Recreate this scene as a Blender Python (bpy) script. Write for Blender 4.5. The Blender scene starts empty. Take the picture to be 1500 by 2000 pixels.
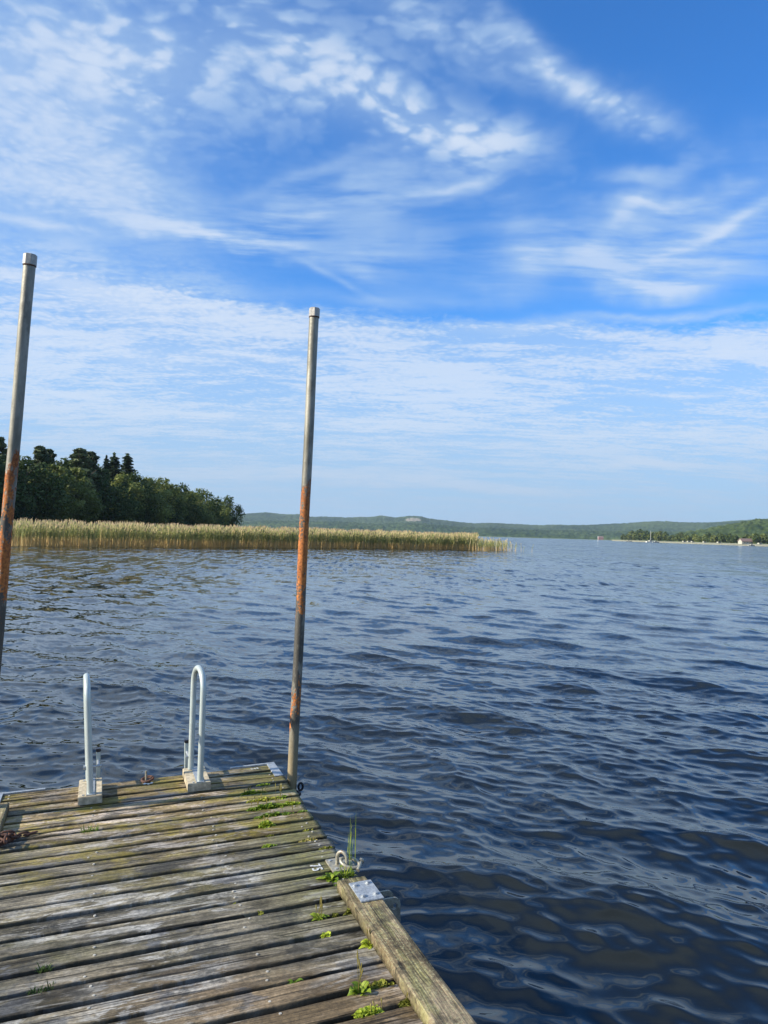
import bpy, bmesh, math, random
import numpy as np
from mathutils import Vector, Matrix, Euler
random.seed(7); rng = np.random.default_rng(7)
scene = bpy.context.scene
COL = scene.collection
PI = math.pi
rad = math.radians

# ------------------------------------------------------------------ camera
F = 1490.0                     # focal length in pixels of the 1500 x 2000 photograph
CH = 1.97                      # camera height above the water
PITCH, ROLL = rad(1.59), rad(1.604)
cd = bpy.data.cameras.new('camera'); cam = bpy.data.objects.new('camera', cd); COL.objects.link(cam)
cd.sensor_fit = 'VERTICAL'; cd.sensor_height = 36; cd.lens = F/2000*36
cd.clip_start = .05; cd.clip_end = 30000
CAMR = Matrix.Rotation(PI/2+PITCH, 3, 'X') @ Matrix.Rotation(ROLL, 3, 'Z')
cam.matrix_world = Matrix.Translation((0, 0, CH)) @ CAMR.to_4x4()
scene.camera = cam
scene.render.resolution_x, scene.render.resolution_y = 768, 1024

def ray(px, py): return CAMR @ Vector(((px-750)/F, -(py-1000)/F, -1))
def horizon(px): return 1041.4+.028*(px-750)
def at_dist(px, D, z=0.0):     # ground point on the bearing of a column of the photograph, D metres away
    d = ray(px, horizon(px)); d.z = 0; d.normalize()
    return Vector((d.x*D, d.y*D, z))

# ------------------------------------------------------------------ light
SUN_AZ, SUN_EL = rad(-106), rad(28)      # azimuth clockwise from +Y
sd = Vector((math.sin(SUN_AZ)*math.cos(SUN_EL), math.cos(SUN_AZ)*math.cos(SUN_EL), math.sin(SUN_EL)))
sl = bpy.data.lights.new('sun', 'SUN'); sl.energy = 5.0; sl.angle = rad(.6); sl.color = (1, .90, .74)
so = bpy.data.objects.new('sun', sl); COL.objects.link(so); so.rotation_euler = (-sd).to_track_quat('-Z', 'Y').to_euler()
so.location = sd*50
scene.view_settings.view_transform = 'Standard'; scene.view_settings.look = 'None'
scene.view_settings.exposure = 0.72; scene.view_settings.gamma = 1

# ------------------------------------------------------------------ node helper
class NT:
    def __init__(s, tree): s.t = tree; s.n = tree.nodes; s.l = tree.links
    def link(s, a, b): s.l.new(a, b)
    def put(s, sock, v):
        if isinstance(v, bpy.types.NodeSocket): s.l.new(v, sock)
        elif v is not None:
            if sock.type == 'RGBA' and len(v) == 3: v = (*v, 1)
            sock.default_value = v
    def m(s, op, a, b=None, c=None, clamp=False):
        n = s.n.new('ShaderNodeMath'); n.operation = op; n.use_clamp = clamp
        for i, v in enumerate((a, b, c)):
            if v is not None: s.put(n.inputs[i], v)
        return n.outputs[0]
    def add(s, *a):
        r = a[0]
        for x in a[1:]: r = s.m('ADD', r, x)
        return r
    def mul(s, *a):
        r = a[0]
        for x in a[1:]: r = s.m('MULTIPLY', r, x)
        return r
    def vm(s, op, a, b=None, scale=None):
        n = s.n.new('ShaderNodeVectorMath'); n.operation = op; s.put(n.inputs[0], a)
        if b is not None: s.put(n.inputs[1], b)
        if scale is not None: s.put(n.inputs['Scale'], scale)
        return n.outputs['Value'] if op in ('LENGTH', 'DOT_PRODUCT') else n.outputs['Vector']
    def xyz(s, v):
        n = s.n.new('ShaderNodeSeparateXYZ'); s.put(n.inputs[0], v); return n.outputs
    def comb(s, x, y, z=0.0):
        n = s.n.new('ShaderNodeCombineXYZ')
        for i, v in enumerate((x, y, z)): s.put(n.inputs[i], v)
        return n.outputs[0]
    def noise(s, vec, scale=1, detail=3, rough=.5, dist=0, out=0, lac=2):
        n = s.n.new('ShaderNodeTexNoise'); s.put(n.inputs['Vector'], vec)
        for k, v in (('Scale', scale), ('Detail', detail), ('Roughness', rough), ('Distortion', dist), ('Lacunarity', lac)): s.put(n.inputs[k], v)
        return n.outputs[out]
    def vor(s, vec, scale=1, rand=1, feature='F1'):
        n = s.n.new('ShaderNodeTexVoronoi'); n.feature = feature; s.put(n.inputs['Vector'], vec); s.put(n.inputs['Scale'], scale); s.put(n.inputs['Randomness'], rand)
        return n.outputs['Distance']
    def step(s, v, a, b, lo=0.0, hi=1.0):      # smooth ramp
        n = s.n.new('ShaderNodeMapRange'); n.interpolation_type = 'SMOOTHSTEP'
        s.put(n.inputs[0], v); s.put(n.inputs[1], a); s.put(n.inputs[2], b); s.put(n.inputs[3], lo); s.put(n.inputs[4], hi)
        return n.outputs[0]
    def mix(s, f, a, b, blend='MIX'):
        n = s.n.new('ShaderNodeMix'); n.data_type = 'RGBA'; n.blend_type = blend
        s.put(n.inputs[0], f); s.put(n.inputs[6], a); s.put(n.inputs[7], b); return n.outputs[2]
    def mapv(s, vec, scale=(1, 1, 1), loc=(0, 0, 0), rot=(0, 0, 0)):
        n = s.n.new('ShaderNodeMapping'); s.put(n.inputs[0], vec); n.inputs['Scale'].default_value = scale
        n.inputs['Location'].default_value = loc; n.inputs['Rotation'].default_value = rot; return n.outputs[0]

# ------------------------------------------------------------------ world: sky with cirrus and altocumulus
w = bpy.data.worlds.new('World'); scene.world = w; w.use_nodes = True
T = NT(w.node_tree); T.n.clear()
sky = T.n.new('ShaderNodeTexSky'); sky.sky_type = 'NISHITA'; sky.sun_disc = False
sky.sun_elevation = SUN_EL; sky.sun_rotation = SUN_AZ; sky.air_density = 1.0; sky.dust_density = .3; sky.ozone_density = 3.0; sky.altitude = 0
gen = T.n.new('ShaderNodeTexCoord').outputs['Generated']
dx, dy, dz = T.xyz(gen)
DEG = 57.29578
az = T.mul(T.m('ARCTAN2', dx, dy), DEG)
el = T.mul(T.m('ARCSINE', dz), DEG)
zz = T.m('MAXIMUM', T.add(dz, .10), .02)
plane = T.comb(T.m('DIVIDE', dx, zz), T.m('DIVIDE', dy, zz), 0.0)
warp = T.noise(T.comb(az, el), .09, 4, .55, out=1)
wx, wy, _ = T.xyz(warp)
az2 = T.add(az, T.mul(T.m('SUBTRACT', wx, .5), 16.0)); el2 = T.add(el, T.mul(T.m('SUBTRACT', wy, .5), 9.0))
def ae(px, py):
    d = ray(px, py).normalized(); return math.degrees(math.atan2(d.x, d.y)), math.degrees(math.asin(d.z))
az3 = T.add(az, T.mul(T.m('SUBTRACT', wx, .5), 5.0)); el3 = T.add(el, T.mul(T.m('SUBTRACT', wy, .5), 3.0))
def blob(px, py, rx, ry, ang=0, amp=1.0, soft=False):
    a0, e0 = ae(px, py); k = math.cos(rad(a0))*DEG/F*.95
    # gaussian around one direction of the sky, long axis turned by ang
    A = T.m('SUBTRACT', az2 if not soft else az3, a0); B = T.m('SUBTRACT', el2 if not soft else el3, e0)
    c, s_ = math.cos(rad(-ang)), math.sin(rad(-ang))
    u = T.mul(T.add(T.mul(A, c), T.mul(B, s_)), 1/(rx*k)); v = T.mul(T.add(T.mul(A, -s_), T.mul(B, c)), 1/(ry*k))
    q = T.add(T.mul(u, u), T.mul(v, v))
    return T.mul(T.m('EXPONENT', T.mul(q, -1.0)), amp)
# textures on the cloud deck
def warped(v, sc, amt, det=3): return T.vm('ADD', v, T.vm('SCALE', T.vm('SUBTRACT', T.noise(v, sc, det, .55, out=1), (.5, .5, .5)), scale=amt))
pw = warped(plane, 2.2, .16); pf = warped(pw, 20, .030, 4)
fb = T.noise(pw, 3.6, 7, .58)
pv_ = T.mapv(pf, (1, 1.15, 1), (0, 0, 0), (0, 0, rad(25)))
puff = T.m('SUBTRACT', 1.0, T.mul(T.vor(pv_, 21, 1, 'SMOOTH_F1'), 1.5)); puff2 = T.m('SUBTRACT', 1.0, T.mul(T.vor(pv_, 46, 1, 'SMOOTH_F1'), 1.5))
fine_ = T.noise(pf, 22, 6, .65)
puffs = T.step(T.add(T.mul(puff, .62), T.mul(puff2, .20), T.mul(fine_, .30), T.mul(T.m('SUBTRACT', fb, .5), 1.3)), .18, .72)
softc = T.step(T.add(T.mul(T.noise(pw, 1.8, 8, .62), .75), T.mul(fine_, .15), T.mul(puff2, .10)), .30, .70)
def fib(ang, sx, sy, sc, seed, warp_=.22):
    v = T.mapv(warped(plane, 1.3, warp_, 2), (sx, sy, 1), (seed, seed*.7, 0), (0, 0, rad(ang)))
    return T.step(T.add(T.mul(T.noise(v, sc, 7, .58), .78), T.mul(T.noise(warped(plane, 3, .3), 3.2, 6, .6), .22)), .36, .62)
wisp = fib(-28, 1.0, 3.6, 2.4, 2.0); wisp2 = fib(24, 1.0, 3.2, 2.6, 7.0)
row = T.mapv(pf, (.8, 2.4, 1), (3.1, 1.7, 0), (0, 0, rad(4)))
rown = T.noise(row, 5.5, 6, .58); rowb = T.noise(T.mapv(pw, (.6, 1.3, 1), (1.3, 4.2, 0)), 1.7, 4, .55)
rows = T.step(T.add(T.mul(rown, .75), T.mul(puff2, .16), T.mul(T.m('SUBTRACT', rowb, .5), .9)), .26, .60)
g_soft = T.add(blob(60, 250, 330, 170, 8, 1.05), blob(180, 60, 420, 100, 0, .35), blob(200, 380, 240, 50, 0, .35))
g_puff = T.add(blob(300, 90, 360, 100, 5, 1.0, True), blob(700, 160, 300, 70, 24, 1.35, True), blob(920, 262, 140, 30, 8, 1.3, True), blob(150, 180, 280, 130, 0, .35))
g_band = T.add(blob(850, 45, 290, 36, 19, 1.05, True), blob(1110, 140, 200, 24, 29, 1.4, True), blob(1255, 208, 50, 22, 20, .7, True), blob(1290, 300, 120, 16, 0, .25))
g_wisp = T.add(blob(640, 410, 330, 38, -16, .60), blob(480, 470, 330, 22, 3, .55), blob(330, 400, 300, 60, 0, .40), blob(1330, 370, 130, 18, 4, .75))
g_wis2 = T.add(blob(740, 470, 120, 80, 10, .60), blob(1110, 485, 190, 75, 0, 1.0), blob(1400, 460, 190, 100, 5, .95), blob(1300, 545, 240, 30, 3, .6))
def S_(x, y, rx, ry, a, m_): return blob(x, y, rx*1.15, ry*1.5, a, m_*.85, True)
g_str = T.add(S_(600, 345, 170, 8, -18, .40), S_(880, 362, 150, 7, -13, .55), S_(830, 395, 110, 6, -14, .45), S_(640, 535, 90, 5, 20, .55), S_(420, 460, 130, 9, 3, .5), S_(1210, 420, 100, 12, -32, .6), S_(1420, 440, 110, 8, -17, .5),
   S_(1370, 548, 130, 10, 6, .5), S_(1015, 505, 36, 46, 0, .5), S_(80, 437, 100, 8, 2, .8), S_(1250, 335, 50, 10, 10, .95), S_(820, 583, 200, 10, 0, .5), S_(1500, 400, 120, 12, -14, .4))
g_cap = T.add(S_(1240, 617, 120, 5, 1, 1.0), S_(1060, 633, 130, 9, 0, .8), S_(1400, 612, 110, 5, 0, .9), S_(490, 702, 100, 6, 2, .7), S_(230, 690, 190, 15, 3, .6), S_(200, 585, 190, 22, 10, .5), S_(1360, 768, 160, 4, 0, .5), S_(930, 862, 90, 5, 0, .35), S_(1380, 690, 200, 9, 0, .5), S_(90, 765, 120, 6, 0, .4))
edge = T.add(T.mul(az, .035), T.mul(T.m('SUBTRACT', wy, .5), 3.0), T.mul(T.m('SUBTRACT', fine_, .5), 2.2), T.mul(T.m('SUBTRACT', rowb, .5), 2.5))
elb = T.add(el, edge)
low = T.mul(T.step(elb, 16.4, 14.9), T.step(el, 1.0, 8.5, .95, 1.45))
g_low = T.add(low, blob(230, 560, 330, 62, 6, .9))
horz = T.add(blob(760, 935, 300, 11, 1.5, .48, True), blob(1240, 913, 110, 9, 1.5, .60, True), blob(420, 925, 260, 12, 0, .40, True), blob(1000, 955, 160, 6, 1.5, .35, True), blob(1300, 850, 260, 14, 0, .30, True), blob(500, 820, 300, 16, 0, .25, True))
alpha = T.add(T.mul(g_soft, T.add(T.mul(softc, .50), .46)), T.mul(g_puff, T.add(T.mul(puffs, .66), .27)), T.mul(g_band, T.add(T.mul(softc, .30), T.mul(puffs, .42), .22)),
              T.mul(g_wisp, wisp), T.mul(g_wis2, T.add(T.mul(wisp2, .72), .24)), T.mul(g_str, T.add(T.mul(wisp, .5), .5)), T.mul(g_cap, T.add(T.mul(fine_, .8), .2)), T.mul(g_low, T.add(T.mul(rows, .50), .42)), horz,
              T.mul(T.m('MAXIMUM', T.mul(T.step(T.m('ABSOLUTE', az), 34, 60), .5), T.mul(T.step(el, 34, 58), .95)), T.add(T.mul(softc, .35), .65), T.step(el, -1, 6)))    # unseen sky: clouds to the sides, overhead veil added to brighten the water
alpha = T.mul(T.m('DIVIDE', alpha, T.m('POWER', T.add(1.0, T.m('POWER', alpha, 3.0)), .3333)), .95)
skyc = T.mix(1.0, sky.outputs[0], (0.40, 1.0, 1.62), 'MULTIPLY')
thick = T.step(alpha, .55, .95)
cloudc = T.mix(T.step(el, 11, -1), T.mix(thick, (3.3, 4.6, 6.3), (5.0, 5.7, 6.7)), (3.15, 4.1, 5.4))
pale = T.mix(T.step(el, 17, 1, 0, .85), skyc, (2.7, 4.0, 5.6))
final = T.mix(alpha, pale, cloudc)
bg = T.n.new('ShaderNodeBackground'); T.put(bg.inputs[0], final); bg.inputs[1].default_value = .086
wo = T.n.new('ShaderNodeOutputWorld'); T.link(bg.outputs[0], wo.inputs[0])
w.cycles.sampling_method = 'MANUAL'; w.cycles.sample_map_resolution = 512

# ------------------------------------------------------------------ object helpers
def tag(o, label=None, cat=None, group=None, kind=None):
    if label: o['label'] = label
    if cat: o['category'] = cat
    if group: o['group'] = group
    if kind: o['kind'] = kind
    return o
def thing(name, label, cat, group=None, loc=(0, 0, 0), matrix=None):
    o = bpy.data.objects.new(name, None); COL.objects.link(o); o.empty_display_size = .1
    if matrix is not None: o.matrix_world = matrix
    else: o.location = loc
    return tag(o, label, cat, group)
def mesh_np(name, V, Fc, mat, parent=None, smooth=False, attr=None):
    """V (n,3) array, Fc (m,k) array with k = 3 or 4"""
    me = bpy.data.meshes.new(name); V = np.asarray(V, np.float32); Fc = np.asarray(Fc, np.int32); k = Fc.shape[1]
    me.vertices.add(len(V)); me.vertices.foreach_set('co', V.ravel())
    me.loops.add(Fc.size); me.loops.foreach_set('vertex_index', Fc.ravel())
    me.polygons.add(len(Fc)); me.polygons.foreach_set('loop_start', np.arange(0, Fc.size, k, dtype=np.int32))
    me.polygons.foreach_set('loop_total', np.full(len(Fc), k, np.int32))
    if smooth: me.polygons.foreach_set('use_smooth', np.ones(len(Fc), bool))
    me.update(calc_edges=True)
    if attr:
        for an, av in attr.items():
            a = me.attributes.new(an, 'FLOAT', 'POINT'); a.data.foreach_set('value', np.asarray(av, np.float32))
    if mat: me.materials.append(mat)
    o = bpy.data.objects.new(name, me); COL.objects.link(o)
    if parent: o.parent = parent
    return o
class MB:
    def __init__(s): s.v = []; s.f = []; s.m = []; s.cur = 0
    def raw(s, V, Fc):
        b = len(s.v); s.v += [tuple(p) for p in V]; s.f += [tuple(i+b for i in f) for f in Fc]; s.m += [s.cur]*len(Fc)
    def box(s, c, d, rot=None):
        V = [Vector((x*d[0]/2, y*d[1]/2, z*d[2]/2)) for x in (-1, 1) for y in (-1, 1) for z in (-1, 1)]
        if rot: V = [Euler(rot).to_matrix() @ p for p in V]
        s.raw([p+Vector(c) for p in V], [(0, 1, 3, 2), (4, 6, 7, 5), (0, 4, 5, 1), (2, 3, 7, 6), (0, 2, 6, 4), (1, 5, 7, 3)])
    def tube(s, P, r, n=12, closed=False, cap=True):
        P = [Vector(p) for p in P]; N = len(P); R = r if isinstance(r, (list, tuple)) else [r]*N; rings = []
        up = None
        for i in range(N):
            a = P[(i-1) % N] if (closed or i > 0) else P[i]; b = P[(i+1) % N] if (closed or i < N-1) else P[i]
            t = (b-a).normalized()
            if up is None: up = t.orthogonal().normalized()
            up = (up-t*up.dot(t)).normalized(); sd_ = t.cross(up)
            rings.append([P[i]+(up*math.cos(2*PI*k/n)+sd_*math.sin(2*PI*k/n))*R[i] for k in range(n)])
        V = [p for q in rings for p in q]; Fc = []
        for i in range(N if closed else N-1):
            j = (i+1) % N
            for k in range(n): Fc.append((i*n+k, i*n+(k+1) % n, j*n+(k+1) % n, j*n+k))
        if cap and not closed:
            Fc.append(tuple(range(n))[::-1]); Fc.append(tuple((N-1)*n+k for k in range(n)))
        s.raw(V, Fc)
    def prism(s, c, r, h, n=6, r2=None, rot=0.0, axis='Z'):
        r2 = r if r2 is None else r2
        V = [Vector((math.cos(2*PI*k/n+rot)*q, math.sin(2*PI*k/n+rot)*q, z)) for q, z in ((r, 0), (r2, h)) for k in range(n)]
        if axis == 'X': V = [Vector((p.z, p.x, p.y)) for p in V]
        if axis == 'Y': V = [Vector((p.y, p.z, p.x)) for p in V]
        s.raw([p+Vector(c) for p in V], [tuple(range(n))[::-1], tuple(range(n, 2*n))]+[(k, (k+1) % n, n+(k+1) % n, n+k) for k in range(n)])
    def build(s, name, mat, parent=None, bevel=0, smooth=False, seg=2, mats=None):
        me = bpy.data.meshes.new(name); me.from_pydata(s.v, [], s.f); me.update()
        for m_ in (mats or [mat]): me.materials.append(m_)
        if mats: me.polygons.foreach_set('material_index', s.m)
        if bevel or smooth:
            b = bmesh.new(); b.from_mesh(me); bmesh.ops.recalc_face_normals(b, faces=b.faces)
            if bevel:
                E = [e for e in b.edges if len(e.link_faces) == 2 and e.calc_face_angle(0) > .6]
                bmesh.ops.bevel(b, geom=E, offset=bevel, segments=seg, affect='EDGES', clamp_overlap=True)
            if smooth:
                for f in b.faces: f.smooth = True
                for e in b.edges:
                    if len(e.link_faces) == 2 and e.calc_face_angle(0) > .7: e.smooth = False
            b.to_mesh(me); b.free()
        o = bpy.data.objects.new(name, me); COL.objects.link(o)
        if parent: o.parent = parent
        return o
def mat(name):
    m_ = bpy.data.materials.new(name); m_.use_nodes = True; t = NT(m_.node_tree); p = m_.node_tree.nodes['Principled BSDF']
    return m_, t, p
def coord(t, k='Object'): return t.n.new('ShaderNodeTexCoord').outputs[k]
def bump(t, p, h, strength=.5, dist=.01):
    b = t.n.new('ShaderNodeBump'); t.put(b.inputs['Height'], h); b.inputs['Strength'].default_value = strength; b.inputs['Distance'].default_value = dist
    t.link(b.outputs[0], p.inputs['Normal']); return b
def simple(name, col, rough=.6, metal=0, var=.25, scale=20, bs=0.0):
    m_, t, p = mat(name); c = coord(t); n = t.noise(c, scale, 5, .6)
    a = tuple(x*(1-var) for x in col); b = tuple(min(1, x*(1+var)) for x in col)
    t.put(p.inputs['Base Color'], t.mix(t.step(n, .3, .7), a, b)); p.inputs['Roughness'].default_value = rough; p.inputs['Metallic'].default_value = metal
    if bs: bump(t, p, n, bs, .004)
    return m_
def attr(t, name):
    n = t.n.new('ShaderNodeAttribute'); n.attribute_name = name; return n.outputs['Fac']

# ------------------------------------------------------------------ water
def ocean(N, L, seed, lmin, lmax, lp, wind, spread, slope):
    r = np.random.default_rng(seed); k1 = np.fft.fftfreq(N, L/N)*2*np.pi; kx, ky = np.meshgrid(k1, k1, indexing='ij')
    k = np.hypot(kx, ky); k[0, 0] = 1; kp = 2*np.pi/lp
    S = k**-3.6*np.exp(-1.0*(kp/k)**2)
    cs = (kx*math.cos(wind)+ky*math.sin(wind))/k; S = S*(np.abs(cs)**spread+.04)
    lam = 2*np.pi/k; S = S*(1/(1+np.exp(-(lam-lmin)/(lmin*.12))))*(1/(1+np.exp((lam-lmax)/(lmax*.12)))); S[0, 0] = 0
    ph = (r.normal(size=(N, N))+1j*r.normal(size=(N, N)))*np.sqrt(S)
    hx = np.fft.ifft2(1j*kx*ph).real; hy = np.fft.ifft2(1j*ky*ph).real
    f = slope/math.sqrt((hx**2+hy**2).mean())
    return (np.fft.ifft2(ph).real*f, np.fft.ifft2(1j*kx/k*ph).real*f, np.fft.ifft2(1j*ky/k*ph).real*f, L)
def samp(O, X, Y, i):
    A = O[i]; N = A.shape[0]; L = O[3]; u = (X/L*N) % N; v = (Y/L*N) % N; iu = u.astype(int); iv = v.astype(int); fu = u-iu; fv = v-iv
    iu %= N; iv %= N; ju = (iu+1) % N; jv = (iv+1) % N
    return (A[iu, iv]*(1-fu)*(1-fv)+A[ju, iv]*fu*(1-fv)+A[iu, jv]*(1-fu)*fv+A[ju, jv]*fu*fv)
WIND = math.atan2(2.6, 3.0)+rad(6)
OA = ocean(512, 7.3, 1, .11, .80, .48, WIND+.15, 2.2, .124)
OB = ocean(512, 23.3, 2, .75, 2.0, 1.3, WIND, 3.4, .088)
OC = ocean(512, 61.7, 3, 1.9, 7, 3.0, WIND-.1, 5, .040)
def waves(X, Y, D):
    # each band fades out where the mesh gets too coarse for it
    fa = np.clip((21-D)/11, 0, 1); fb_ = np.clip((42-D)/22, 0, 1); fc = np.clip((110-D)/60, 0, 1)
    Z = samp(OA, X, Y, 0)*fa+samp(OB, X, Y, 0)*fb_+samp(OC, X, Y, 0)*fc
    DX = samp(OA, X, Y, 1)*fa+samp(OB, X, Y, 1)*fb_+samp(OC, X, Y, 1)*fc
    DY = samp(OA, X, Y, 2)*fa+samp(OB, X, Y, 2)*fb_+samp(OC, X, Y, 2)*fc
    return X+DX*1.5, Y+DY*1.5, Z
rs = [1.2]
while rs[-1] < 9000:
    d = rs[-1]; rs.append(d+max(.016, d*d/1500*.48 if d < 90 else d*.04))
rs = np.array(rs); th = np.arange(rad(-52), rad(52), .0019)
Rg, Tg = np.meshgrid(rs, th, indexing='ij'); X = Rg*np.sin(Tg); Y = Rg*np.cos(Tg)-.5
Xd, Yd, Zd = waves(X, Y, Rg)
V = np.stack([Xd, Yd, Zd], -1).reshape(-1, 3); nr, nt = Rg.shape
ii = (np.arange(nr-1)[:, None]*nt+np.arange(nt-1)[None, :]).ravel(); Fc = np.stack([ii, ii+nt, ii+nt+1, ii+1], 1)

m_water, t, p = mat('lake water')
geo = t.n.new('ShaderNodeNewGeometry'); pos = geo.outputs['Position']; gx, gy, gz = t.xyz(pos)
dist = t.vm('LENGTH', t.comb(gx, gy, 0.0))
wr = t.mapv(pos, (1, 1, 1), rot=(0, 0, -WIND))            # x along the wind
fine = t.noise(t.mapv(wr, (1.0, .45, 1)), 14, 3, .6, out=1)
mid = t.noise(t.mapv(wr, (1.0, .38, 1)), 2.6, 4, .62, out=1)
big = t.noise(t.mapv(wr, (1.0, .35, 1)), .55, 3, .6, out=1)
H = (.5, .5, .5)
kf = t.step(dist, 4, 13, .13, .28); km = t.step(dist, 10, 26, 0, .62); kb = t.step(dist, 20, 60, 0, .62)
grp = t.noise(t.mapv(pos, (3.2, .50, 1), rot=(0, 0, rad(-4))), 1, 4, .6, out=1); grp2 = t.noise(t.mapv(pos, (.9, .06, 1)), 1, 4, .65, out=1)
off0 = t.vm('ADD', t.vm('SCALE', t.vm('SUBTRACT', grp, H), scale=t.step(dist, 14, 45, 0, 1.05)), t.vm('SCALE', t.vm('SUBTRACT', grp2, H), scale=t.step(dist, 60, 200, 0, 1.1)))
off = t.vm('ADD', t.vm('ADD', off0, t.vm('SCALE', t.vm('SUBTRACT', fine, H), scale=kf)), t.vm('ADD', t.vm('SCALE', t.vm('SUBTRACT', mid, H), scale=km), t.vm('SCALE', t.vm('SUBTRACT', big, H), scale=kb)))
gust = t.noise(t.mapv(pos, (1, .35, 1), rot=(0, 0, rad(-12))), .09, 4, .55); gust = t.step(gust, .32, .68, .62, 1.25)
ox, oy, oz = t.xyz(off)
nrm = t.vm('NORMALIZE', t.vm('ADD', geo.outputs['Normal'], t.vm('SCALE', t.comb(ox, oy, 0.0), scale=gust)))
t.link(nrm, p.inputs['Normal'])
t.put(p.inputs['Base Color'], (.0062, .0070, .0045)); t.put(p.inputs['Roughness'], t.step(dist, 8, 45, .025, .10)); p.inputs['IOR'].default_value = 1.34; p.inputs['Specular IOR Level'].default_value = .92
water = mesh_np('water', V, Fc, m_water, smooth=True); tag(water, kind='structure')
# the rest of the lake, out of sight to the sides and behind, a little lower
m = MB(); a52 = rad(51.9)
Rb = 9000; arc = [(Rb*math.sin(q), Rb*math.cos(q)-.5, -.06) for q in np.linspace(a52, 2*PI-a52, 40)]
m.raw([(0, -.5, -.06)]+arc, [(0, i, i+1)[::-1] for i in range(1, 40)])
# small disc under the pier closing the near end of the wave sheet
m.raw([(1.9*math.sin(q), 1.9*math.cos(q)-.5, -.08) for q in np.linspace(0, 2*PI, 32, endpoint=False)], [tuple(range(32))[::-1]])
tag(m.build('water', m_water), kind='structure')
# lake bed, one sheet to the horizon
m = MB(); m.raw([(-12000, -12000, -3), (12000, -12000, -3), (12000, 12000, -3), (-12000, 12000, -3)], [(0, 1, 2, 3)])
tag(m.build('ground', simple('lake bed', (.08, .07, .05), .9, scale=.1)), kind='structure')

# ------------------------------------------------------------------ far hills with closed woodland
def mat_forest(name, dark, light, sc, quarry=False, patch=0.004):
    m_, t, p = mat(name); c = t.n.new('ShaderNodeNewGeometry').outputs['Position']
    n = t.noise(c, sc, 4, .6); v = t.vor(c, sc*1.6); big = t.noise(c, patch, 3, .5)
    k = t.m('ADD', t.mul(n, .5), t.m('ADD', t.mul(big, .8), t.mul(t.m('SUBTRACT', .6, v), .25)))
    col_ = t.mix(t.step(k, .45, .95), dark, light)
    if quarry:
        q = attr(t, 'quarry'); q2 = t.step(t.add(q, t.mul(t.m('SUBTRACT', t.noise(c, .02, 4, .7), .5), .9)), .45, .6)
        col_ = t.mix(q2, col_, (.24, .22, .17))
    t.put(p.inputs['Base Color'], col_); p.inputs['Roughness'].default_value = .95; p.inputs['Specular IOR Level'].default_value = .1
    return m_
def lattice(X, Y, s, seed):      # smooth value noise
    X = X/s; Y = Y/s; r = np.random.default_rng(seed).random((257, 257)); i = np.floor(X).astype(int); j = np.floor(Y).astype(int); u = X-i; v = Y-j
    u = u*u*(3-2*u); v = v*v*(3-2*v); i %= 256; j %= 256
    return r[i, j]*(1-u)*(1-v)+r[i+1, j]*u*(1-v)+r[i, j+1]*(1-u)*v+r[i+1, j+1]*u*v
def ridge(prof, D0, D1, m_, rows=60, x0=-700, x1=2300, stepx=1.3, bumps=9, cell=11, quarry=None, seed=3, tail=400, ease=.8):
    xs = np.arange(x0, x1, stepx); px = [a for a, _ in prof]; py = [b for _, b in prof]
    top = np.interp(xs, px, py); hz_ = 1041.4+.028*(xs-750)
    Hh = np.maximum((hz_-top)/F*D1+CH-bumps*1.05, -4)
    dirs = [ray(float(x), horizon(float(x))) for x in xs]; bx = np.array([d.x/math.hypot(d.x, d.y) for d in dirs]); by = np.array([d.y/math.hypot(d.x, d.y) for d in dirs])
    q = np.linspace(0, 1, rows)**1.0; Dd = D0+(D1-D0)*q
    Dd = np.concatenate([Dd, [D1+tail*.3, D1+tail]]); hh = np.concatenate([np.sin(q*PI/2)**ease, [.85, .1]])
    XX = Dd[:, None]*bx[None]; YY = Dd[:, None]*by[None]
    dd = np.broadcast_to(Dd[:, None], XX.shape); inner = (lattice(XX, YY, 260, seed)-.5)*2
    ZZ = Hh[None]*hh[:, None]
    ZZ = ZZ+inner*Hh[None]*.10*np.sin(np.clip((dd-D0)/(D1-D0), 0, 1)*PI)
    tb = lattice(XX, YY, cell, seed+1)*.7+lattice(XX, YY, cell*.5, seed+2)*.3+lattice(XX, YY, cell*5, seed+4)*.35
    first = np.zeros(len(Dd)); first[1:] = 1
    ZZ = ZZ+tb*bumps*first[:, None]*np.clip(Hh[None]/8+.2, 0, 1); ZZ[0] = -2; ZZ[-1] = -2
    nr, nt = XX.shape; ii = (np.arange(nr-1)[:, None]*nt+np.arange(nt-1)[None, :]).ravel(); Fc = np.stack([ii, ii+1, ii+nt+1, ii+nt], 1)
    at = {}
    if quarry:
        qx, qd, rx_, rd_ = quarry; at['quarry'] = np.exp(-((xs[None]-qx)/rx_)**2-((dd-qd)/rd_)**2).ravel()
    o = mesh_np('hills', np.stack([XX, YY, ZZ], -1).reshape(-1, 3), Fc, m_, attr=at, smooth=False)
    return tag(o, kind='structure')
FAR = [(-700, 1000), (-200, 998), (200, 1002), (458, 1006), (490, 1003), (516, 1001), (546, 1004), (582, 1004.5), (606, 1009), (650, 1009), (674, 1010), (720, 1010), (746, 1008), (770, 1011), (802, 1008), (822, 1009),
       (838, 1013.5), (874, 1017), (922, 1022), (962, 1021), (1010, 1024), (1050, 1026), (1071, 1025), (1115, 1025), (1170, 1025), (1225, 1023), (1280, 1020), (1317, 1022), (1372, 1023), (1419, 1021.5), (1463, 1021), (1500, 1019.6), (1700, 1016), (2300, 1018)]
MID = [(-700, 1020), (300, 1018), (460, 1020), (520, 1016), (600, 1018), (680, 1019), (740, 1023), (800, 1021), (900, 1029), (1000, 1033), (1060, 1035), (1110, 1036), (1200, 1037), (1260, 1038), (1400, 1040), (2300, 1040)]
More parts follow.
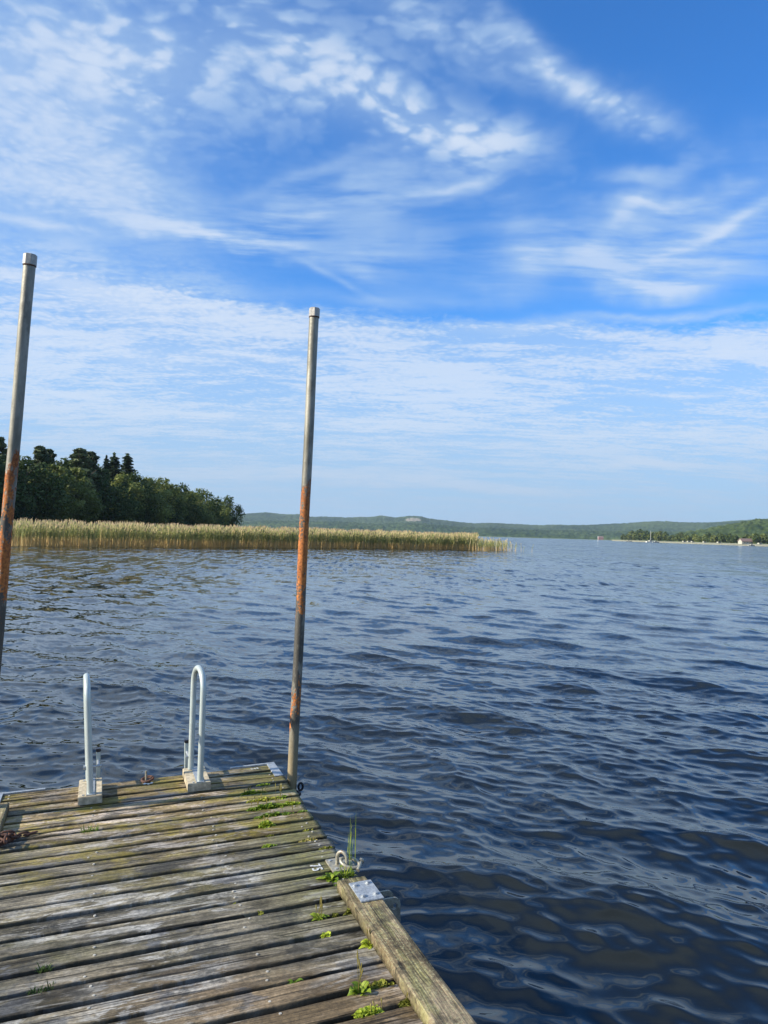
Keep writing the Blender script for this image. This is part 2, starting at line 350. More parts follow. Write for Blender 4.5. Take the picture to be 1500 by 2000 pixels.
RGT = [(-700, 1080), (1180, 1080), (1240, 1052), (1300, 1046), (1353, 1039), (1408, 1030), (1440, 1026), (1463, 1022.5), (1500, 1020), (1600, 1010), (2300, 1000)]
ridge(FAR, 3300, 4300, mat_forest('far woodland', (.010, .030, .014), (.085, .12, .05), .035, True, .003), quarry=(806, 3700, 20, 110), seed=3, bumps=10, cell=13)
ridge(MID, 2450, 3000, mat_forest('middle woodland', (.010, .030, .012), (.075, .11, .040), .05), rows=45, seed=13, bumps=11, cell=11)
ridge(RGT, 1050, 1600, mat_forest('near woodland', (.012, .030, .010), (.080, .11, .035), .08), rows=60, x0=1150, seed=23, bumps=11, cell=8, stepx=1.0)

# ------------------------------------------------------------------ leaf materials
def mat_leaf(name, dark, light, sc=.6, trans=.35, rough=.65):
    m_, t, p = mat(name); c = coord(t); rnd = t.n.new('ShaderNodeObjectInfo').outputs['Random']
    a = attr(t, 'leaf'); n = t.noise(c, sc, 3, .5)
    k = t.add(t.mul(a, .55), t.mul(n, .5), t.mul(t.m('SUBTRACT', rnd, .5), .75))
    col_ = t.mix(t.step(k, .2, .95), dark, light); t.put(p.inputs['Base Color'], col_); p.inputs['Roughness'].default_value = rough
    p.inputs['Specular IOR Level'].default_value = .25
    tr = t.n.new('ShaderNodeBsdfTranslucent'); t.put(tr.inputs[0], col_); mx = t.n.new('ShaderNodeMixShader'); mx.inputs[0].default_value = trans
    out = [n_ for n_ in t.n if n_.type == 'OUTPUT_MATERIAL'][0]
    t.link(p.outputs[0], mx.inputs[1]); t.link(tr.outputs[0], mx.inputs[2]); t.link(mx.outputs[0], out.inputs[0]); return m_
M_birch = mat_leaf('birch leaves', (.065, .100, .024), (.22, .25, .065), .35)
M_oak = mat_leaf('oak leaves', (.050, .085, .022), (.18, .205, .055), .35)
M_pine = mat_leaf('pine needles', (.030, .055, .020), (.11, .135, .05), .25, trans=.1)
M_spruce = mat_leaf('spruce needles', (.018, .038, .018), (.055, .085, .038), trans=.1)
M_shrub = mat_leaf('willow leaves', (.022, .055, .024), (.08, .13, .055), .25)
M_bark = simple('bark', (.10, .08, .06), .9, scale=4, bs=.3)
M_pale_bark = simple('pale birch bark', (.38, .36, .32), .8, scale=3)

# ------------------------------------------------------------------ trees
def leaves_at(P, size, r, flat=.0, nrm=None):
    """one small quad per point, facing roughly outwards when nrm is given"""
    n = len(P); a = r.normal(size=(n, 3)); b = r.normal(size=(n, 3))
    if nrm is not None:
        N_ = nrm+r.normal(size=(n, 3))*.42; N_ /= np.linalg.norm(N_, axis=1)[:, None]; a -= N_*(a*N_).sum(1)[:, None]; b = np.cross(N_, a)
    a /= np.linalg.norm(a, axis=1)[:, None]
    if flat: a[:, 2] *= (1-flat); a /= np.linalg.norm(a, axis=1)[:, None]
    b -= a*(a*b).sum(1)[:, None]; b /= np.linalg.norm(b, axis=1)[:, None]
    s = size*(.6+.8*r.random(n))[:, None]
    V = np.stack([P-a*s, P-b*s*.55, P+a*s, P+b*s*.55], 1).reshape(-1, 3)
    return V, np.arange(4*n).reshape(-1, 4)
def crown_broad(r, n, size, H=1.0, W=.36, base=.18, lumps=16, droop=0.0):
    C = []
    for i in range(lumps):
        u = (i+.5)/lumps; z = base+(.93-base)*u; ww = W*math.sin(min(1, (1-u)*1.25+.12)*PI/2)**.8*(.75+.5*min(1, u*3))
        a = i*2.4+r.random()*.9; q = ww*(.30+.58*r.random()); C.append((q*math.cos(a), q*math.sin(a), z, ww*(.30+.22*r.random())))
    C.append((0, 0, .90, W*.30)); C = np.array(C)
    w_ = C[:, 3]**2; idx = r.choice(len(C), n, p=w_/w_.sum()); d = r.normal(size=(n, 3)); d /= np.linalg.norm(d, axis=1)[:, None]
    rr = (r.random(n)**.45)[:, None]; P = C[idx, :3]+d*rr*C[idx, 3:4]*np.array([1, 1, .8]); P[:, 2] = np.clip(P[:, 2], base*.5, 1.02)
    V, Fc = leaves_at(P, size, r, nrm=d); lf = np.repeat(np.clip(r.random(n)*.35+r.random(len(C))[idx]*.75, 0, 1), 4)
    return V, Fc, lf
def crown_spruce(r, n, size, W=.16, base=.06):
    P = []; T_ = 26
    for i in range(T_):
        u = i/T_; z = base+(1-base)*u; L = W*(1-u)**.85+.006; nb = 9
        for k in range(nb):
            a = k*2*PI/nb+i*1.3+r.random()*.4; Lk = L*(.75+.45*r.random()); m_ = max(3, int(n/T_/nb*(1.6-1.2*u)))
            t_ = r.random(m_)**.7; P.append(np.stack([np.cos(a)*Lk*t_+r.normal(size=m_)*.006, np.sin(a)*Lk*t_+r.normal(size=m_)*.006, z-Lk*.32*t_+r.normal(size=m_)*.006], 1))
    P.append(np.stack([np.zeros(12), np.zeros(12), np.linspace(.93, 1.02, 12)], 1)); P = np.concatenate(P)
    V, Fc = leaves_at(P, size, r, .4); return V, Fc, np.repeat(r.random(len(P)), 4)
def crown_pine(r, n, size):
    C = []
    for i in range(26):
        u = i/25; z = .36+.62*u; q = (.165*(1-u)**.75+.012)*(.25+.85*r.random()); a = i*2.4+r.random(); C.append((q*math.cos(a), q*math.sin(a), z, (.050+.04*r.random())*(1.2-.85*u)))
    C = np.array(C); idx = r.integers(0, len(C), n); d = r.normal(size=(n, 3)); d /= np.linalg.norm(d, axis=1)[:, None]
    P = C[idx, :3]+d*(r.random(n)**.4)[:, None]*C[idx, 3:4]*np.array([1.15, 1.15, .85]); V, Fc = leaves_at(P, size, r, nrm=d)
    return V, Fc, np.repeat(np.clip(r.random(n)*.6+r.random(len(C))[idx]*.4, 0, 1), 4)
def trunk_mb(r, top=.8, r0=.016, limbs=8, start=.3, spread=.22, lean=0.0):
    m = MB(); P = [(lean*(i/7)**2, .01*math.sin(i*1.7), top*i/7) for i in range(8)]; m.tube(P, [r0*(1-.82*i/7) for i in range(8)], 8)
    for k in range(limbs):
        z = start+(top-start)*k/limbs; a = k*2.4+r.random(); L = spread*(1-.5*k/limbs)*(.7+.5*r.random()); rb = r0*.45*(1-.5*k/limbs)
        x0 = lean*(z/top)**2
        m.tube([(x0, 0, z), (x0+math.cos(a)*L*.5, math.sin(a)*L*.5, z+L*.35), (x0+math.cos(a)*L, math.sin(a)*L, z+L*.85)], [rb, rb*.7, rb*.25], 5)
    return m
PROTO = {}
def make_proto(kind, variant, n):
    r = np.random.default_rng(hash((len(kind), variant, n)) % 9999+variant*17)
    lfs = 1.0 if n > 1000 else 4.2
    if kind == 'birch_tree': V, Fc, lf = crown_broad(r, n, .0195*lfs, W=.27+.04*variant, base=.14, lumps=30); ml, mb_, nm = M_birch, M_pale_bark, dict(top=.86, r0=.011, start=.3, spread=.2)
    elif kind == 'oak_tree': V, Fc, lf = crown_broad(r, n, .021*lfs, W=.35+.05*variant, base=.10, lumps=36); ml, mb_, nm = M_oak, M_bark, dict(top=.8, r0=.02, start=.2, spread=.3)
    elif kind == 'pine_tree': V, Fc, lf = crown_pine(r, n, .024*lfs); ml, mb_, nm = M_pine, M_bark, dict(top=.92, r0=.015, start=.5, spread=.17)
    else: V, Fc, lf = crown_spruce(r, n, .020); ml, mb_, nm = M_spruce, M_bark, dict(top=.98, r0=.012, limbs=3, start=.1, spread=.08)
    tm = trunk_mb(r, **nm).build('trunk', mb_, smooth=True)
    co = mesh_np('crown', V, Fc, ml, attr={'leaf': lf})
    PROTO[(kind, variant, n)] = (tm.data, co.data)
    bpy.data.objects.remove(tm); bpy.data.objects.remove(co)
def put_tree(kind, variant, n, loc, h, rz, label, group, wid=1.0, parts=True):
    if (kind, variant, n) not in PROTO: make_proto(kind, variant, n)
    tm, cm = PROTO[(kind, variant, n)]
    o = thing(kind, label, 'tree', group, loc=loc); o.rotation_euler = (0, 0, rz); o.scale = (h*wid, h*wid, h)
    for nm, me in (('trunk', tm), ('crown', cm)):
        c = bpy.data.objects.new(nm, me); COL.objects.link(c); c.parent = o
    return o
def tree_at(kind, variant, px, top, D, label, group, n=5600, wid=1.0):
    h = ((horizon(px)-top)/F*D+CH-.7)*(1.0 if kind == 'pine_tree' else 1.03); wid = wid*(1.4 if kind == 'pine_tree' else 1.0)
    return put_tree(kind, variant, n, at_dist(px, D, .7), h, random.random()*6.28, label, group, wid)
# land under the wooded point
shore = MB()
A = [at_dist(x, d) for x, d in ((-900, 95), (-500, 100), (-150, 112), (100, 125), (250, 145), (380, 180), (440, 208), (462, 232))]
B = [at_dist(x, d) for x, d in ((-900, 520), (-500, 520), (-150, 480), (100, 430), (250, 380), (380, 330), (440, 290), (464, 262))]
V = []
for k, (a, b) in enumerate(zip(A, B)):
    for q, z in ((-.02, -.4), (.03, .6), (.3, .9), (.7, .8), (1.0, -.4)): V.append(a.lerp(b, q)+Vector((0, 0, z)))
shore.raw(V, [(i*5+j, i*5+j+1, i*5+j+6, i*5+j+5)[::-1] for i in range(7) for j in range(4)])
tag(shore.build('shore', simple('forest floor', (.05, .06, .025), .95, scale=.5), smooth=True), kind='structure')
GP = 'trees on the wooded point'
front = [  # kind, variant, px, top, distance, width, label
 ('pine_tree', 0, -8, 872, 132, 1.0, 'tall dark tree cut by the left photo edge behind the left pole'),
 ('oak_tree', 1, 48, 903, 130, 1.0, 'broad dark tree just right of the left pole'),
 ('pine_tree', 1, 73, 886, 138, 1.0, 'pine with pointed top, first peak right of the left pole'),
 ('pine_tree', 0, 91, 890, 142, .9, 'slim pine top close beside the first pointed pine'),
 ('birch_tree', 0, 104, 912, 134, 1.1, 'light green rounded tree below the two left pine tops'),
 ('oak_tree', 0, 122, 905, 144, .9, 'round dark tree in the dip left of the tallest pine'),
 ('pine_tree', 1, 151, 888, 148, 1.15, 'tallest spreading pine in the middle of the dark wood'),
 ('birch_tree', 1, 143, 918, 140, 1.1, 'yellow green tree standing below the tallest spreading pine'),
 ('pine_tree', 0, 173, 892, 152, 1.1, 'spreading pine right beside the tallest one'),
 ('oak_tree', 1, 192, 922, 150, .95, 'dark rounded tree below and left of the two spruces'),
 ('spruce_tree', 1, 203, 904, 160, .9, 'dark spruce top half hidden left of the two spruces'),
 ('spruce_tree', 0, 218, 901, 160, 1.7, 'left one of two pointed spruces above the wood'),
 ('spruce_tree', 1, 244, 900, 166, 1.7, 'right one of two pointed spruces, standing alone against the sky'),
 ('birch_tree', 0, 234, 927, 158, 1.2, 'rounded tree under the two pointed spruces'),
 ('oak_tree', 0, 262, 928, 162, 1.0, 'round crown just right of the lone spruce'),
 ('birch_tree', 1, 288, 934, 168, 1.15, 'greyish green round tree halfway down the tree line'),
 ('oak_tree', 1, 310, 936, 174, .95, 'round tree in the middle of the falling tree line'),
 ('birch_tree', 0, 332, 945, 178, 1.1, 'olive tree bulging in front of the falling tree line'),
 ('oak_tree', 0, 352, 947, 186, 1.0, 'dark tree where the tree line steps down'),
 ('birch_tree', 1, 372, 959, 192, 1.2, 'low dark tree in the gap left of the last big crown'),
 ('oak_tree', 1, 394, 955, 200, 1.0, 'last big dense crown of the wood'),
 ('birch_tree', 0, 421, 974, 222, 1.15, 'small open tree, first of the two at the tip of the point'),
 ('oak_tree', 0, 443, 969, 228, .92, 'small round tree at the very tip of the point'),
]
for k, v, px, top, D, wd, lb in front: tree_at(k, v, px, top, D, lb, GP, wid=wd*1.05)
back = [(28, 900), (60, 912), (84, 905), (112, 918), (134, 908), (162, 905), (185, 912), (210, 925), (226, 930), (252, 935), (274, 938), (298, 941), (320, 944), (343, 953), (362, 957), (384, 962)]
for i, (px, top) in enumerate(back):
    tree_at(('oak_tree', 'birch_tree')[i % 2], i % 2, px, top+4, 165+px*.18+10, 'dark tree filling in behind the front row of the wooded point', 'trees behind the front row of the point', wid=1.25)
for i in range(14):   # wood going on to the left of the frame
    tree_at(('oak_tree', 'pine_tree', 'birch_tree')[i % 3], i % 2, -35-i*33, 905-random.random()*35, 128-i*1.5, 'tree of the wooded point beyond the left photo edge', 'trees left of the frame', wid=1.2)
# willow shrubs along the foot of the wood
r_ = np.random.default_rng(5)
V, Fc, lf = crown_broad(r_, 2600, .030, W=.62, base=.03, lumps=26); sc_ = mesh_np('foliage', V, Fc, M_shrub, attr={'leaf': lf}); shrub_me = sc_.data; bpy.data.objects.remove(sc_)
st = MB()
for k in range(7): a = k*.9; st.tube([(.03*math.cos(a), .03*math.sin(a), 0), (.2*math.cos(a), .2*math.sin(a), .35), (.34*math.cos(a), .34*math.sin(a), .7)], [.02, .014, .005], 5)
so_ = st.build('stem', M_bark); stem_me = so_.data; bpy.data.objects.remove(so_)
for i in range(24):
    px = -40+i*20.5; D = 121+max(0, px)*.155+(i % 3)*4; D += max(0, px-330)*.35
    top = 984+.035*px+random.uniform(-5, 6); h = (horizon(px)-top)/F*D+CH-.5
    o = thing('willow_shrub', 'dark green willow shrub along the foot of the wood behind the reeds', 'shrub', 'shrubs along the foot of the wood', loc=at_dist(px, D, .5)); o.scale = (h*1.0, h*1.0, h); o.rotation_euler = (0, 0, i*1.9)
    for nm, me in (('stem', stem_me), ('foliage', shrub_me)):
        c = bpy.data.objects.new(nm, me); COL.objects.link(c); c.parent = o

# ------------------------------------------------------------------ reeds
m_reed, t, p = mat('reed'); zc = t.xyz(coord(t))[2]; a = attr(t, 'hgt'); lf = attr(t, 'leaf')
c1 = t.mix(t.step(a, .22, .52), (.64, .45, .19), (.31, .34, .12)); c1 = t.mix(t.step(a, .87, .97), c1, (.33, .25, .18))
c1 = t.mix(t.step(lf, .40, .90, 0, .80), c1, (.58, .46, .25)); c1 = t.mix(t.step(lf, .25, .0, 0, .6), c1, (.13, .20, .06))
t.put(p.inputs['Base Color'], c1); p.inputs['Roughness'].default_value = .7; p.inputs['Specular IOR Level'].default_value = .2
tr = t.n.new('ShaderNodeBsdfTranslucent'); t.put(tr.inputs[0], c1); mx = t.n.new('ShaderNodeMixShader'); mx.inputs[0].default_value = .35
out = [n_ for n_ in t.n if n_.type == 'OUTPUT_MATERIAL'][0]; t.link(p.outputs[0], mx.inputs[1]); t.link(tr.outputs[0], mx.inputs[2]); t.link(mx.outputs[0], out.inputs[0])
def onz(px, py, z=0.0):
    d = ray(px, py); q = (z-CH)/d.z; return Vector((0, 0, CH))+d*q
FE = [onz(-420, 1056), onz(-150, 1061.5), (onz(30, 1066.5)), onz(200, 1068.5), onz(330, 1069.5), onz(470, 1069.5), onz(600, 1070.5), onz(760, 1072), onz(880, 1074), onz(930, 1074.8)]
FE = [Vector((v.x, v.y, 0)) for v in FE]
def reeds(n, seed):
    r = np.random.default_rng(seed); seg = np.array([(FE[i+1]-FE[i]).length for i in range(len(FE)-1)]); cum = np.concatenate([[0], np.cumsum(seg)]); tot_ = cum[-1]
    s = r.random(n)*tot_; i = np.clip(np.searchsorted(cum, s)-1, 0, len(seg)-1); f = (s-cum[i])/seg[i]
    Pf = np.array([(v.x, v.y) for v in FE]); P = Pf[i]*(1-f)[:, None]+Pf[i+1]*f[:, None]
    dpt = r.random(n)**1.8*22; dirn = P/np.linalg.norm(P, axis=1)[:, None]
    P = P+dirn*(dpt+.35*np.sin(s*.9)+.25*np.sin(s*2.3))[:, None]
    clump = .5+.5*np.sin(s*1.7+3*np.sin(s*.31))*np.sin(s*.57+1)
    Hh = 2.12*(.76+.34*r.random(n)**1.3+.12*clump)*(1-.12*np.exp(-dpt/.8))
    return P, Hh, dpt, s/tot_
P, Hh, dpt, sf = reeds(16000, 4)
# loose stems thinning out at the right tip
r = np.random.default_rng(9); e0, e1 = FE[-1], onz(972, 1075); nn = 420; q = r.random(nn)**1.7
Pe = np.stack([e0.x+(e1.x-e0.x)*q, e0.y+(e1.y-e0.y)*q], 1)+r.normal(size=(nn, 2))*1.6
P = np.concatenate([P, Pe]); Hh = np.concatenate([Hh, 1.9*(.55+.5*r.random(nn))*(1-.35*q)])
n = len(P); r = np.random.default_rng(10); face = -P/np.linalg.norm(P, axis=1)[:, None]; bis = face+np.array([sd.x, sd.y])*1.0; ang_ = np.arctan2(bis[:, 1], bis[:, 0])+r.normal(size=n)*.35; side = np.stack([-np.sin(ang_), np.cos(ang_)], 1); ln = r.normal(size=(n, 2))*.10+np.array([.05, -.02]); wd = .017+.013*r.random(n)
def pt(u, off): return np.concatenate([P+ln*(u*u)[:, None]*Hh[:, None]+side*off[:, None], (u*Hh)[:, None]], 1)
lv = r.random(n); Vs = []; Fs = []; HA = []; LA = []; base = 0
def strip(us, ws):
    global base
    rings = []
    for u, w_ in zip(us, ws):
        uu = np.full(n, u); rings += [pt(uu, -wd*w_), pt(uu, wd*w_)]; HA.extend([uu, uu]); LA.extend([lv, lv])
    V = np.stack(rings, 1); k = V.shape[1]; Vs.append(V.reshape(-1, 3))
    b = base+np.arange(n)*k
    for j in range(len(us)-1): Fs.append(np.stack([b+2*j, b+2*j+1, b+2*j+3, b+2*j+2], 1))
    base += n*k
    H_ = np.stack(HA[-k:], 1).reshape(-1); L_ = np.stack(LA[-k:], 1).reshape(-1); del HA[-k:]; del LA[-k:]; HB.append(H_); LB.append(L_)
HB = []; LB = []
strip([-.05, .45, .86, .90, 1.0], [.9, .8, .6, 2.2, .5])
for z0, z1, z2, sc_ in ((.42, .62, .68, 1), (.58, .80, .84, -1)):     # leaves: an arching blade from the stem
    a0 = r.random(n)*2*PI; L = (.28+.25*r.random(n)); la = np.stack([np.cos(a0), np.sin(a0)], 1)*L[:, None]; lv2 = np.clip(lv*.6+r.random(n)*.3, 0, 1)
    s2 = np.stack([-np.sin(a0), np.cos(a0)], 1)
    def q3(u, f, o): return np.concatenate([P+ln*(u*u)*Hh[:, None]+la*f+s2*o, np.full((n, 1), u)*Hh[:, None]], 1)
    V = np.stack([q3(z0, 0, -.012), q3(z0, 0, .012), q3(z1, .5, .020), q3(z1, .5, -.020), q3(z2, 1, 0)], 1); b = base+np.arange(n)*5
    Vs.append(V.reshape(-1, 3)); Fs.append(np.stack([b, b+1, b+2, b+3], 1)); Fs.append(np.stack([b+3, b+2, b+4, b+4], 1)); base += n*5
    HB.append(np.tile(np.array([z0, z0, z1, z1, z2])*.95, n)); LB.append(np.repeat(lv2, 5))
Fall = np.concatenate(Fs); V = np.concatenate(Vs)
# the doubled corner of tip triangles is split off so every face is valid
tri = Fall[:, 2] == Fall[:, 3]; extra = V[Fall[tri, 2]]+np.array([.002, 0, .002]); idx = len(V)+np.arange(tri.sum())
HBa = np.concatenate(HB); LBa = np.concatenate(LB)
HBa = np.concatenate([HBa, HBa[Fall[tri, 2]]]); LBa = np.concatenate([LBa, LBa[Fall[tri, 2]]]); V = np.concatenate([V, extra]); Fall[tri, 3] = idx
ro = mesh_np('reeds', V, Fall, m_reed, attr={'hgt': HBa, 'leaf': LBa})
tag(ro, 'belt of green and straw coloured reeds standing in the water before the wood', 'reeds', kind='stuff')

# ------------------------------------------------------------------ far shore on the right
def mat_plain(name, col, rough=.7): return simple(name, col, rough, var=.08, scale=.5)
M_white = mat_plain('white paint', (.80, .80, .78), .4); M_cream = mat_plain('cream paint', (.38, .38, .32), .7); M_red = mat_plain('falu red boards', (.30, .09, .065)); M_roof = mat_plain('roof tiles', (.20, .13, .11)); M_glass = mat_plain('dark window', (.03, .04, .05), .15)
M_sand = simple('pale sand', (.26, .25, .16), .95, scale=.2); M_grass = simple('meadow', (.11, .14, .04), .95, scale=.1)
def edge_strip(name, pts, w1, m_, z):
    mb = MB(); V = []
    for px, D in pts:
        a = at_dist(px, D); b = at_dist(px, D+w1); V += [a+Vector((0, 0, -.3)), a.lerp(b, .12)+Vector((0, 0, z)), b+Vector((0, 0, z+1.2))]
    mb.raw(V, [(i*3+j, i*3+j+3, i*3+j+4, i*3+j+1) for i in range(len(pts)-1) for j in range(2)])
    return tag(mb.build(name, m_), kind='structure')
def sh(px): return float(np.interp(px, [1150, 1215, 1260, 1320, 1400, 1460, 1520, 1900, 2300], [1500, 1150, 980, 860, 740, 690, 640, 520, 480]))
edge_strip('beach', [(x, sh(x)) for x in (1195, 1225, 1260, 1300, 1340, 1380, 1420, 1460, 1500, 1600, 1900, 2300)], 45, M_sand, .5)
edge_strip('shore', [(x, sh(x)+38) for x in (1195, 1225, 1260, 1300, 1340, 1380, 1420, 1460, 1500, 1600, 1900, 2300)], 700, M_grass, 1.3)
edge_strip('shore', [(x, 2430) for x in range(300, 1300, 60)], 60, M_grass, .8)
rr = random.Random(3)
tops = [(1222, 1041), (1232, 1037), (1243, 1036), (1254, 1035), (1265, 1034), (1276, 1036), (1288, 1038), (1299, 1040), (1311, 1043), (1325, 1042), (1340, 1041), (1356, 1044), (1370, 1043), (1385, 1042), (1400, 1044), (1418, 1041), (1432, 1046), (1450, 1045), (1468, 1045), (1482, 1042), (1500, 1044)]
tx = [a for a, _ in tops]; ty = [b for _, b in tops]
for i in range(64):
    px = 1218+i*4.9+rr.uniform(-2, 2); px = px if px < 1540 else px+20; D = sh(px)+45+rr.random()*60; top = float(np.interp(px, tx, ty))+rr.uniform(-1.5, 7)
    k = rr.choice(['birch_tree', 'birch_tree', 'birch_tree', 'oak_tree']); h = (horizon(px)-top)/F*D+CH-1.5
    put_tree(k, 0, 500, at_dist(px, D, 1.5), max(6, h), rr.random()*6, {'birch_tree': 'tiny pale green tree in the row on the right far shore', 'oak_tree': 'tiny dark round tree in the row on the right far shore', 'pine_tree': 'tiny dark pine in the row on the right far shore'}[k], {'birch_tree': 'pale trees on the far shore', 'oak_tree': 'dark round trees on the far shore', 'pine_tree': 'pines on the far shore'}[k], wid=1.15)
def house(px, D, wd_, dp, h, wall, label, name='house', rz=0.0):
    o = thing(name, label, 'building', loc=at_dist(px, D, 1.2)); o.rotation_euler = (0, 0, rz)
    b = MB(); b.box((0, 0, h/2), (wd_, dp, h)); b.raw([(-wd_/2, -dp/2, h), (-wd_/2, dp/2, h), (-wd_/2, 0, h+dp*.4), (wd_/2, -dp/2, h), (wd_/2, dp/2, h), (wd_/2, 0, h+dp*.4)], [(0, 1, 2), (3, 5, 4)])
    b.build('wall', wall, o)
    rf = MB()
    for s_ in (-1, 1): rf.raw([(-wd_/2-.5, s_*(dp/2+.6), h-.4), (wd_/2+.5, s_*(dp/2+.6), h-.4), (wd_/2+.5, 0, h+dp*.4+.12), (-wd_/2-.5, 0, h+dp*.4+.12), (-wd_/2-.5, s_*(dp/2+.6), h-.1), (wd_/2+.5, s_*(dp/2+.6), h-.1), (wd_/2+.5, 0, h+dp*.4+.42), (-wd_/2-.5, 0, h+dp*.4+.42)], [(0, 1, 2, 3), (4, 7, 6, 5), (0, 4, 5, 1), (2, 6, 7, 3), (0, 3, 7, 4), (1, 5, 6, 2)])
    rf.build('roof', M_roof, o)
    n_ = max(2, int(wd_/3.5))
    for i in range(n_):
        x = -wd_/2+wd_*(i+.5)/n_; wn = MB(); wn.box((x, -dp/2-.04, h*.55), (1.3, .10, 1.4)); f = wn.build('window', M_white, o)
        g = MB(); g.box((x, -dp/2-.10, h*.55), (1.05, .04, 1.15)); g.build('pane', M_glass, f)
    d = MB(); d.box((wd_*.03, -dp/2-.05, 1.05), (1.0, .12, 2.1)); d.build('door', M_white, o)
    return o
house(1173, 2440, 15, 9, 6, M_red, 'red lakeside house alone at the foot of the far hills')
house(1456, sh(1456)+32, 11, 5, 2.5, M_cream, 'long low white house under the trees on the right far shore', rz=.25)
def caravan(px, label, s=1.0):
    D = sh(px)+34; o = thing('caravan', label, 'caravan', 'caravans parked on the far shore', loc=at_dist(px, D, 1.2)); o.rotation_euler = (0, 0, .3)
    b = MB(); b.box((0, 0, 1.45*s), (5.6*s, 2.2, 2.0*s)); b.build('body', M_cream, o, bevel=.2)
    g = MB(); g.box((0, -1.12, 1.75*s), (3.6*s, .06, .7*s)); g.build('window', M_glass, o)
    for x in (-.3, .3):
        wl = MB(); wl.prism((x, -1.12, .25), .24, .22, 14, axis='Y'); wl.build('wheel', M_glass, o)
for px, lb in ((1336, 'white caravan at the left end of the camp on the far shore'), (1345, 'white caravan second from the left on the far shore'), (1353, 'white caravan right of the tall pale trunk on the far shore'), (1376, 'white caravan below the pale birches on the far shore'), (1404, 'small white caravan near the middle of the far beach'), (1484, 'white caravan nearest the right photo edge')): caravan(px, lb, .62)
def boat(px, py, D, L, label, mast=0, cabin=True, rz=.2):
    P0 = at_dist(px, D, 0); o = thing('motor_boat' if not mast else 'sailing_boat', label, 'boat', 'white boats off the far shore', loc=P0); o.rotation_euler = (0, 0, rz)
    h = MB(); n_ = 12; ring = []
    for i in range(n_):
        u = i/(n_-1); x = (u-.5)*L; wb = L*.15*(1-u**3.2)*(.85+.15*min(1, u*4)); zt = L*.085+L*.05*u*u
        ring.append([(x, -wb, zt), (x, -wb*.75, 0), (x*.97, 0, -L*.04), (x, wb*.75, 0), (x, wb, zt)])
    h.raw([q_ for rg in ring for q_ in rg], [(i*5+j, i*5+j+1, i*5+j+6, i*5+j+5) for i in range(n_-1) for j in range(4)]+[(i*5, i*5+5, i*5+9, i*5+4) for i in range(n_-1)]+[(0, 4, 3, 2, 1)])
    h.build('hull', M_white if mast else M_cream, o, smooth=True)
    if cabin:
        c = MB(); zt = L*.10; c.raw([(-L*.2, -L*.10, zt), (L*.2, -L*.085, zt), (L*.2, L*.085, zt), (-L*.2, L*.10, zt), (-L*.18, -L*.08, zt+L*.13), (L*.08, -L*.07, zt+L*.13), (L*.08, L*.07, zt+L*.13), (-L*.18, L*.08, zt+L*.13)], [(0, 1, 5, 4), (1, 2, 6, 5), (2, 3, 7, 6), (3, 0, 4, 7), (4, 5, 6, 7)])
        cb = c.build('cabin', M_cream, o); g = MB(); g.box((-L*.04, -L*.092, zt+L*.075), (L*.2, .05, L*.045)); g.build('window', M_glass, o)
    if mast:
        mm = MB(); mm.tube([(-L*.02, 0, L*.1), (-L*.02, 0, mast)], .12, 6); mm.build('mast', M_white, o)
boat(1271, 1057, 900, 11, 'white boat with a thin mast before the dark trees of the far shore', mast=13)
boat(1281, 1057, 890, 8, 'low white motor boat close right of the boat with the mast', rz=.1)
boat(1228, 1056, 1020, 8, 'small white boat before the left end of the far tree row', rz=-.2)
boat(1468, 1064, 670, 6, 'small white boat drawn up before the long low white house')
o = thing('beacon', 'slim white lake beacon on a post left below the red house', 'beacon', loc=at_dist(1168, 620, 0))
b = MB(); b.tube([(0, 0, -2), (0, 0, 3.4)], .14, 8); b.build('post', M_white, o); b = MB(); b.prism((0, 0, 3.4), .3, .7, 8, r2=.2); b.build('lantern', M_white, o)
